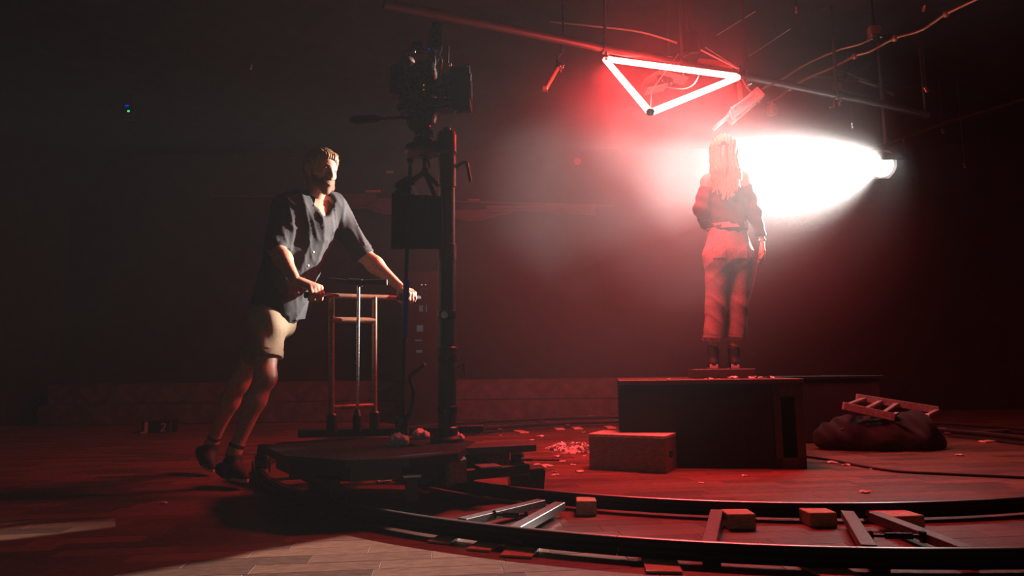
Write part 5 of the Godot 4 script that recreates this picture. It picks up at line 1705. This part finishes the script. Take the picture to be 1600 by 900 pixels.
	var folds := func(p: Vector3, _n: Vector3) -> float:
		var l := p - belly
		var s := l.dot(left)
		var h := l.dot(spine)
		return 0.0075 * pow(1.0 - absf(sin(s * 34.0 + h * 3.0 + 0.5 * sin(h * 17.0))), 2.0) * smoothstep(-0.2, 0.2, h) + 0.005 * pow(1.0 - absf(sin(h * 26.0 + s * 22.0 + sin(s * 40.0))), 3.0) - 0.003
	var cloth := flesh(sb, 0.0115, 0.016, [[neck + fwd * 0.085 + Vector3(0, -0.005, 0), 0.078], [neck + fwd * 0.125 + Vector3(0, -0.07, 0), 0.042]], folds)
	var shirt := obj("shirt", cloth, M.shirt, o)
	var skin_of: PackedVector3Array = cloth.surface_get_arrays(0)[Mesh.ARRAY_VERTEX]
	for c in [[shR, cuffR, 0.0], [shL, cuffL, 0.0]]:
		var d: Vector3 = (c[1] - c[0]).normalized()
		for k in 2:
			var r := 0.070 - 0.003 * k
			obj("cuff", MB.new().tube([c[1] - d * (0.030 - 0.026 * k), c[1] - d * (0.022 - 0.026 * k), c[1] - d * (0.008 - 0.026 * k), c[1] - d * (0.0 - 0.026 * k)], [r - 0.006, r, r, r - 0.008], 20), M.shirt, shirt)
	# placket down the front
	var pk := MB.new()
	var line := []
	for k in 12:
		var c := belly.lerp(chest, -0.35 + 1.3 * k / 11.0)
		var far := 0.06
		for v in skin_of:
			var q2 := v - c
			if absf(q2.dot(left)) < 0.016 and absf(q2.dot(spine)) < 0.016:
				far = maxf(far, q2.dot(fwd))
		line.append(c + fwd * (far + 0.003))
	for k in 11:
		pk.bar(line[k], line[k + 1], 0.032, 0.008, 0.002, fwd)
	obj("placket", pk, M.shirt, shirt)
	for k in [1, 3, 5, 7, 9]:
		obj("button", MB.new().sphere(line[k] + fwd * 0.006, Vector3(0.0065, 0.0065, 0.003), 10, look(Vector3.ZERO, fwd).basis), M.button, shirt)
	for s in [-1.0, 1.0]:                                      # open collar
		var c0: Vector3 = neck + left * s * 0.062 + Vector3(0, 0.030, 0) - fwd * 0.01
		var c1: Vector3 = neck + left * s * 0.045 + fwd * 0.078 + Vector3(0, -0.005, 0)
		var c2: Vector3 = neck + left * s * 0.075 + fwd * 0.105 + Vector3(0, -0.065, 0)
		var c3: Vector3 = neck + left * s * 0.100 + fwd * 0.03 + Vector3(0, -0.02, 0)
		var cm := MB.new()
		var th := (fwd + Vector3.UP * 0.4).normalized() * 0.005
		cm.face([c0 + th, c1 + th, c2 + th, c3 + th], th)
		cm.face([c0, c1, c2, c3], -th)
		for k in 4:
			var a: Vector3 = [c0, c1, c2, c3][k]
			var b2: Vector3 = [c1, c2, c3, c0][k]
			cm.quad(a, b2, b2 + th, a + th)
		obj("collar", cm, M.shirt, shirt)
	obj("collar", MB.new().tube([neck + left * 0.066 + Vector3(0, 0.028, 0), neck - fwd * 0.066 + Vector3(0, 0.034, 0), neck - left * 0.066 + Vector3(0, 0.028, 0)], 0.011, 10), M.shirt, shirt)
	# loose tail of the shirt; the light on it is put into a paler colour
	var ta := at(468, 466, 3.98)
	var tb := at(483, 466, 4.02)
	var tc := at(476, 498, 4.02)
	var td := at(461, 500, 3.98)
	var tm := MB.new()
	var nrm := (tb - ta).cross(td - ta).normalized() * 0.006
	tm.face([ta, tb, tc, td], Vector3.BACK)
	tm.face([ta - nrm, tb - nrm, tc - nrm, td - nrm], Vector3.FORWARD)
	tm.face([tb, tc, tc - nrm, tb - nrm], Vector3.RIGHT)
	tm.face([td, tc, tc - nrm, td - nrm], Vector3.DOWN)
	var tail := obj("shirt_tail", tm, M.lit_shirt_cloth, shirt)
	tail.set_meta("label", "shirt tail with its lit tone put into the colour")
	# shorts with turned up hems
	var thR := hipR.lerp(kneeR, 0.66)
	var thL := hipL.lerp(kneeL, 0.62)
	var so := [[hipR, hipL, 0.100, 0.098], [hipR, thR, 0.100, 0.090, true], [hipL, thL, 0.100, 0.090, true], [belly.lerp(hipR.lerp(hipL, 0.5), 0.6), hipR.lerp(hipL, 0.5), 0.110, 0.108]]
	var shorts := obj("shorts", flesh(so, 0.0115, 0.018, [], func(p, _n): return 0.004 * sin(p.x * 50.0 + p.y * 26.0) + 0.003 * sin(p.y * 60.0 - p.x * 21.0)), M.shorts, o)
	for c in [[hipR, thR], [hipL, thL]]:
		var d: Vector3 = (c[1] - c[0]).normalized()
		obj("hem", MB.new().tube([c[1] - d * 0.036, c[1] - d * 0.034, c[1] - d * 0.002, c[1]], [0.088, 0.095, 0.094, 0.088], 22), M.shorts, shorts)
	shoe(ankR + Vector3(0, -0.02, 0), toeR, heelR, o)
	shoe(ankL + Vector3(0, -0.02, 0), toeL, heelL, o)
	for c in [[kneeR, ankR], [kneeL, ankL]]:
		var d: Vector3 = (c[1] - c[0]).normalized()
		obj("sock", MB.new().tube([c[1] - d * 0.045, c[1] - d * 0.040, c[1] - d * 0.0, c[1] + d * 0.03], [0.037, 0.041, 0.039, 0.038], 16), M.shoe, o)
	obj("ring", MB.new().tube(curve([g0 + Vector3(0, 0.036, 0.01), g0 + Vector3(0.012, 0.034, 0.02), g0 + Vector3(0.02, 0.026, 0.026)], 3), 0.003, 6), M.bright_metal, o)

func make_woman() -> void:
	var o := thing("person", "long-haired blonde woman in dark top and pale trousers standing with her back turned", "person")
	var Z := 4.88
	var floor_y := TOP + 0.0635
	var fwd := Vector3(0.20, 0, -0.98)
	var left := Vector3(-0.98, 0, -0.20)
	var hipL := at(1121, 398, Z - 0.02)
	var hipR := at(1155, 398, Z + 0.02)
	var waist := at(1136, 350, Z)
	var chest := at(1133, 308, Z)
	var shL := at(1106, 284, Z - 0.02)
	var shR := at(1160, 279, Z + 0.02)
	var neck := at(1132, 266, Z)
	var kneeL := at(1119, 476, Z + 0.0)
	var kneeR := at(1153, 476, Z + 0.02)
	var ankL := at(1114, 553, Z)
	var ankR := at(1147, 553, Z + 0.03)
	var elL := at(1095, 328, Z - 0.05)
	var wrL := at(1103, 356, Z + 0.16)
	var elR := at(1178, 332, Z + 0.0)
	var wrR := at(1191, 375, Z - 0.02)
	var bones := [
		[shL.lerp(shR, 0.22), waist + left * 0.045, 0.066, 0.058], [shR.lerp(shL, 0.22), waist - left * 0.045, 0.066, 0.058], [chest + fwd * 0.035, waist, 0.080, 0.060],
		[waist + left * 0.045, hipL, 0.056, 0.074], [waist - left * 0.045, hipR, 0.056, 0.074],
		[hipL, hipR, 0.080, 0.080], [waist, hipL.lerp(hipR, 0.5), 0.056, 0.076], [shL, shR, 0.045, 0.045], [neck, chest, 0.045, 0.06],
		[shL, elL, 0.044, 0.034], [elL, elL.lerp(wrL, 0.3), 0.034, 0.034], [elL.lerp(wrL, 0.3), wrL, 0.034, 0.022],
		[shR, elR, 0.044, 0.034], [elR, elR.lerp(wrR, 0.3), 0.034, 0.034], [elR.lerp(wrR, 0.3), wrR, 0.034, 0.021],
		[hipL, kneeL, 0.076, 0.050], [kneeL, kneeL.lerp(ankL, 0.3), 0.050, 0.051], [kneeL.lerp(ankL, 0.3), ankL, 0.051, 0.031],
		[hipR, kneeR, 0.076, 0.050], [kneeR, kneeR.lerp(ankR, 0.3), 0.050, 0.051], [kneeR.lerp(ankR, 0.3), ankR, 0.051, 0.031],
		[ankL, Vector3(ankL.x, floor_y + 0.04, ankL.z - 0.02), 0.031, 0.032], [ankR, Vector3(ankR.x, floor_y + 0.04, ankR.z - 0.02), 0.031, 0.032],
	]
	var skin := MB.new()
	skin.add(flesh(bones, 0.012, 0.013))
	var hc := at(1131, 240, Z)
	var H := look(hc, Vector3(0.28, -0.02, -0.96).normalized())
	skin.add(head_mesh(H, neck + Vector3(0, -0.01, 0), 0.045))
	skin.add(flesh(resting_hand(wrR, Vector3(0.05, -1, 0.0), Vector3(0.95, 0, 0.3), fwd, 0.30), 0.003, 0.0045))
	skin.add(flesh(resting_hand(wrL, Vector3(0.55, -0.35, -0.7), Vector3(-0.6, 0.2, -0.5), Vector3(0.2, 0.9, 0.1), 0.35), 0.003, 0.0045))
	obj("body", skin, M.skin, o)
	face_parts(H, o, M.hair_blonde)
	# hair: cap, half tied back, long locks down the back
	var q := func(x: float, y: float, z: float) -> Vector3: return H * Vector3(x, y, z)
	var hb := [
		[q.call(0, 0.055, 0.02), q.call(0, 0.045, -0.025), 0.078, 0.086], [q.call(-0.055, 0.04, 0.0), q.call(-0.060, -0.06, -0.01), 0.040, 0.034], [q.call(0.055, 0.04, 0.0), q.call(0.060, -0.06, -0.01), 0.040, 0.034],
		[q.call(-0.02, 0.03, -0.045), q.call(-0.022, -0.13, -0.075), 0.070, 0.055], [q.call(0.02, 0.03, -0.045), q.call(0.022, -0.13, -0.075), 0.070, 0.055],
		[q.call(-0.05, -0.03, -0.04), q.call(-0.075, -0.20, -0.075), 0.042, 0.036], [q.call(0.05, -0.03, -0.04), q.call(0.062, -0.20, -0.080), 0.042, 0.034],
		[q.call(-0.045, -0.16, -0.085), q.call(-0.060, -0.29, -0.100), 0.044, 0.022], [q.call(0.0, -0.16, -0.09), q.call(-0.012, -0.33, -0.108), 0.046, 0.018], [q.call(0.04, -0.16, -0.085), q.call(0.045, -0.27, -0.100), 0.042, 0.020],
	]
	var strand := func(p: Vector3, _n: Vector3) -> float:
		var l := H.affine_inverse() * p
		return 0.0035 * sin(l.x * 300.0 + 2.0 * sin(l.y * 26.0)) + 0.002 * sin(l.x * 700.0 + l.y * 90.0)
	var hair := obj("hair", flesh(hb, 0.0062, 0.012, [], strand), M.hair_blonde, o)
	var lm := MB.new()
	for k in 64:
		var u := -1.0 + 2.0 * k / 63.0
		var l := 0.26 + 0.09 * (1.0 - absf(u)) + 0.03 * sin(k * 2.3)
		var x := u * 0.092
		var zz := -0.055 - 0.065 * sqrt(maxf(0.0, 1.0 - u * u))
		lm.tube(curve([q.call(x * 0.8, 0.06, zz + 0.01), q.call(x, -0.04, zz), q.call(x * 1.08 + 0.005 * sin(k * 1.7), -0.15, zz - 0.012), q.call(x * 1.02 + 0.012 * sin(k * 2.9), -l * 0.8, zz - 0.018), q.call(x * 0.92 + 0.020 * sin(k * 3.7), -l, zz - 0.014)], 5), 0.0042, 6)
	obj("locks", lm, M.hair_blonde, hair)
	var tie := MB.new()
	tie.tube(curve([q.call(-0.084, 0.035, -0.01), q.call(-0.055, 0.032, -0.085), q.call(0.0, 0.028, -0.135), q.call(0.055, 0.032, -0.085), q.call(0.084, 0.035, -0.01)], 6), 0.010, 8)
	obj("twist", tie, M.hair_blonde, hair)
	obj("hair_tie", MB.new().sphere(q.call(0.0, 0.018, -0.140), Vector3(0.022, 0.030, 0.014), 12), M.black_cloth, hair)
	obj("ponytail", MB.new().tube(curve([q.call(0.0, 0.01, -0.142), q.call(0.004, -0.06, -0.150), q.call(-0.004, -0.14, -0.148), q.call(0.004, -0.22, -0.135)], 5), [0.016, 0.016, 0.016, 0.017, 0.017, 0.018, 0.018, 0.018, 0.017, 0.016, 0.015, 0.014, 0.012, 0.010, 0.008, 0.005], 10), M.hair_blonde, hair)
	# dark top, bare at the shoulders
	var e := 0.013
	var tb := [
		[chest.lerp(shL, 0.55) + Vector3(0, -0.055, 0), waist + left * 0.045, 0.062 + e, 0.071 + e], [chest.lerp(shR, 0.55) + Vector3(0, -0.045, 0), waist - left * 0.045, 0.062 + e, 0.071 + e],
		[chest + fwd * 0.035, waist, 0.088 + e, 0.086 + e], [waist + left * 0.045 + Vector3(0, -0.030, 0), waist - left * 0.045 + Vector3(0, -0.030, 0), 0.072 + e, 0.072 + e],
		[shL.lerp(elL, 0.42), elL, 0.042 + e, 0.035 + e], [elL, elL.lerp(wrL, 0.85), 0.035 + e, 0.025 + e, true],
		[shR.lerp(elR, 0.36), elR, 0.042 + e, 0.035 + e], [elR, elR.lerp(wrR, 0.88), 0.035 + e, 0.024 + e, true],
	]
	obj("top", flesh(tb, 0.011, 0.012, [], func(p, _n): return 0.003 * sin(p.y * 70.0 + p.x * 30.0) + 0.002 * sin(p.x * 90.0 - p.y * 30.0)), M.top, o)
	# trousers: high waist, straight cropped legs with frayed hems
	var hemL := at(1115, 528, Z)
	var hemR := at(1150, 526, Z + 0.03)
	var pb := [
		[waist + left * 0.045 + Vector3(0, -0.01, 0), hipL, 0.080, 0.086], [waist - left * 0.045 + Vector3(0, -0.01, 0), hipR, 0.080, 0.086], [waist + Vector3(0, -0.01, 0), hipL.lerp(hipR, 0.5), 0.082, 0.088], [hipL, hipR, 0.088, 0.088], [hipL + fwd * -0.012 + Vector3(0, -0.05, 0), hipR + fwd * -0.012 + Vector3(0, -0.05, 0), 0.082, 0.082],
		[hipL, kneeL, 0.090, 0.069], [kneeL, hemL, 0.069, 0.070, true], [hipR, kneeR, 0.090, 0.069], [kneeR, hemR, 0.069, 0.072, true],
	]
	var wr := func(p: Vector3, _n: Vector3) -> float:
		var h := p.y - kneeL.y
		return 0.005 * pow(1.0 - absf(sin(h * 24.0 + p.x * 22.0)), 2.0) * exp(-h * h * 30.0) + 0.004 * pow(1.0 - absf(sin((p.y - hipL.y) * 30.0 - p.x * 26.0)), 2.0) * exp(-pow(p.y - hipL.y + 0.09, 2.0) * 60.0) + 0.001 * sin(p.y * 38.0 + p.x * 70.0)
	var denim := flesh(pb, 0.0115, 0.012, [], wr)
	var pants := obj("trousers", denim, M.jeans, o)
	var skin_of: PackedVector3Array = denim.surface_get_arrays(0)[Mesh.ARRAY_VERTEX]
	var behind := func(c: Vector3) -> Vector3:                   # the point of the trousers' back over c
		var far := 0.05
		for v in skin_of:
			var d: Vector3 = v - c
			if absf(d.dot(left)) < 0.014 and absf(d.y) < 0.014:
				far = maxf(far, -d.dot(fwd))
		return c - fwd * far
	for h in [[hemL, kneeL], [hemR, kneeR]]:
		var f := MB.new()
		var dn: Vector3 = (h[0] - h[1]).normalized()
		f.tube([h[0] - dn * 0.012, h[0] - dn * 0.006, h[0] + dn * 0.004], [0.068, 0.076, 0.074], 22)
		for k in 40:
			var a := TAU * k / 40.0
			var r := Vector3(cos(a), 0, sin(a)) * 0.073
			f.rod(h[0] + r, h[0] + r * (1.0 + 0.12 * sin(k * 5.1)) + dn * (0.014 + 0.012 * absf(sin(k * 3.3))), 0.0013, 4)
		obj("frayed_hem", f, M.jeans, pants)
	var wb := MB.new()
	var wc := waist + Vector3(0, -0.024, 0)
	for k in 28:
		var a0 := TAU * k / 28.0
		var a1 := TAU * (k + 1) / 28.0
		var d0 := left * cos(a0) * 0.143 + fwd * sin(a0) * 0.104
		var d1 := left * cos(a1) * 0.143 + fwd * sin(a1) * 0.104
		var u := Vector3(0, 0.019, 0)
		wb.face([wc + d0 - u, wc + d1 - u, wc + d1 + u, wc + d0 + u], d0 + d1)
		wb.face([wc + d0 * 0.94 + u, wc + d1 * 0.94 + u, wc + d1 + u, wc + d0 + u], Vector3.UP)
		wb.face([wc + d0 * 0.94 - u, wc + d1 * 0.94 - u, wc + d1 - u, wc + d0 - u], Vector3.DOWN)
	obj("waistband", wb, M.jeans, pants)
	for s in [-1.0, 1.0]:                                          # back pockets follow the seat
		var c: Vector3 = hipL.lerp(hipR, 0.5) - left * s * 0.075 + Vector3(0, 0.01, 0)
		var pm := MB.new()
		var g := []
		for i in 5:
			var row := []
			for j in 5:
				row.append(behind.call(c + left * (i - 2) * 0.022 + Vector3(0, (j - 2) * 0.026, 0)) - fwd * 0.003)
			g.append(row)
		for i in 4:
			for j in 4:
				pm.face([g[i][j], g[i + 1][j], g[i + 1][j + 1], g[i][j + 1]], -fwd)
				pm.face([g[i][j] + fwd * 0.004, g[i + 1][j] + fwd * 0.004, g[i + 1][j + 1] + fwd * 0.004, g[i][j + 1] + fwd * 0.004], fwd)
		obj("back_pocket", pm, M.jeans, pants)
	# ankle boots with pale soles
	for a in [ankL, ankR]:
		var heel := Vector3(a.x, floor_y, a.z) - fwd * 0.055
		var toe := Vector3(a.x, floor_y, a.z) + fwd * 0.185
		var b := [[heel + Vector3(0, 0.034, 0) + fwd * 0.03, heel.lerp(toe, 0.55) + Vector3(0, 0.036, 0), 0.032, 0.036], [heel.lerp(toe, 0.55) + Vector3(0, 0.034, 0), toe - fwd * 0.03 + Vector3(0, 0.026, 0), 0.036, 0.025], [a + Vector3(0, 0.03, 0), heel.lerp(toe, 0.2) + Vector3(0, 0.04, 0), 0.043, 0.034]]
		var bt := obj("boot", flesh(b, 0.009, 0.010), M.shoe, o)
		obj("heel", MB.new().box(Vector3(0.056, 0.030, 0.05), look(heel + fwd * 0.025 + Vector3(0, 0.0155, 0), fwd), 0.004), M.sole, bt)
		obj("sole", MB.new().box(Vector3(0.062, 0.008, 0.15), look(heel.lerp(toe, 0.62) + Vector3(0, 0.0045, 0), fwd), 0.002), M.sole, bt)
	# bracelet and a chain hanging from the hand
	obj("bracelet", MB.new().tube([wrR + Vector3(0, 0.004, 0), wrR + Vector3(0, -0.004, 0)], 0.026, 14), M.bright_metal, o)
	var cm := MB.new()
	cm.tube(curve([wrR + Vector3(-0.03, -0.09, 0.02), at(1182, 420, Z - 0.06), at(1176, 450, Z - 0.08), at(1168, 480, Z - 0.08)], 6), 0.0025, 6)
	obj("strap", cm, M.cable, o)

func call_rest() -> void:
	make_backdrop()
	make_track()
	make_track_blocks()
	make_stage()
	make_dolly()
	make_camera()
	make_woman()
	make_man()
	make_rig()
	make_debris()
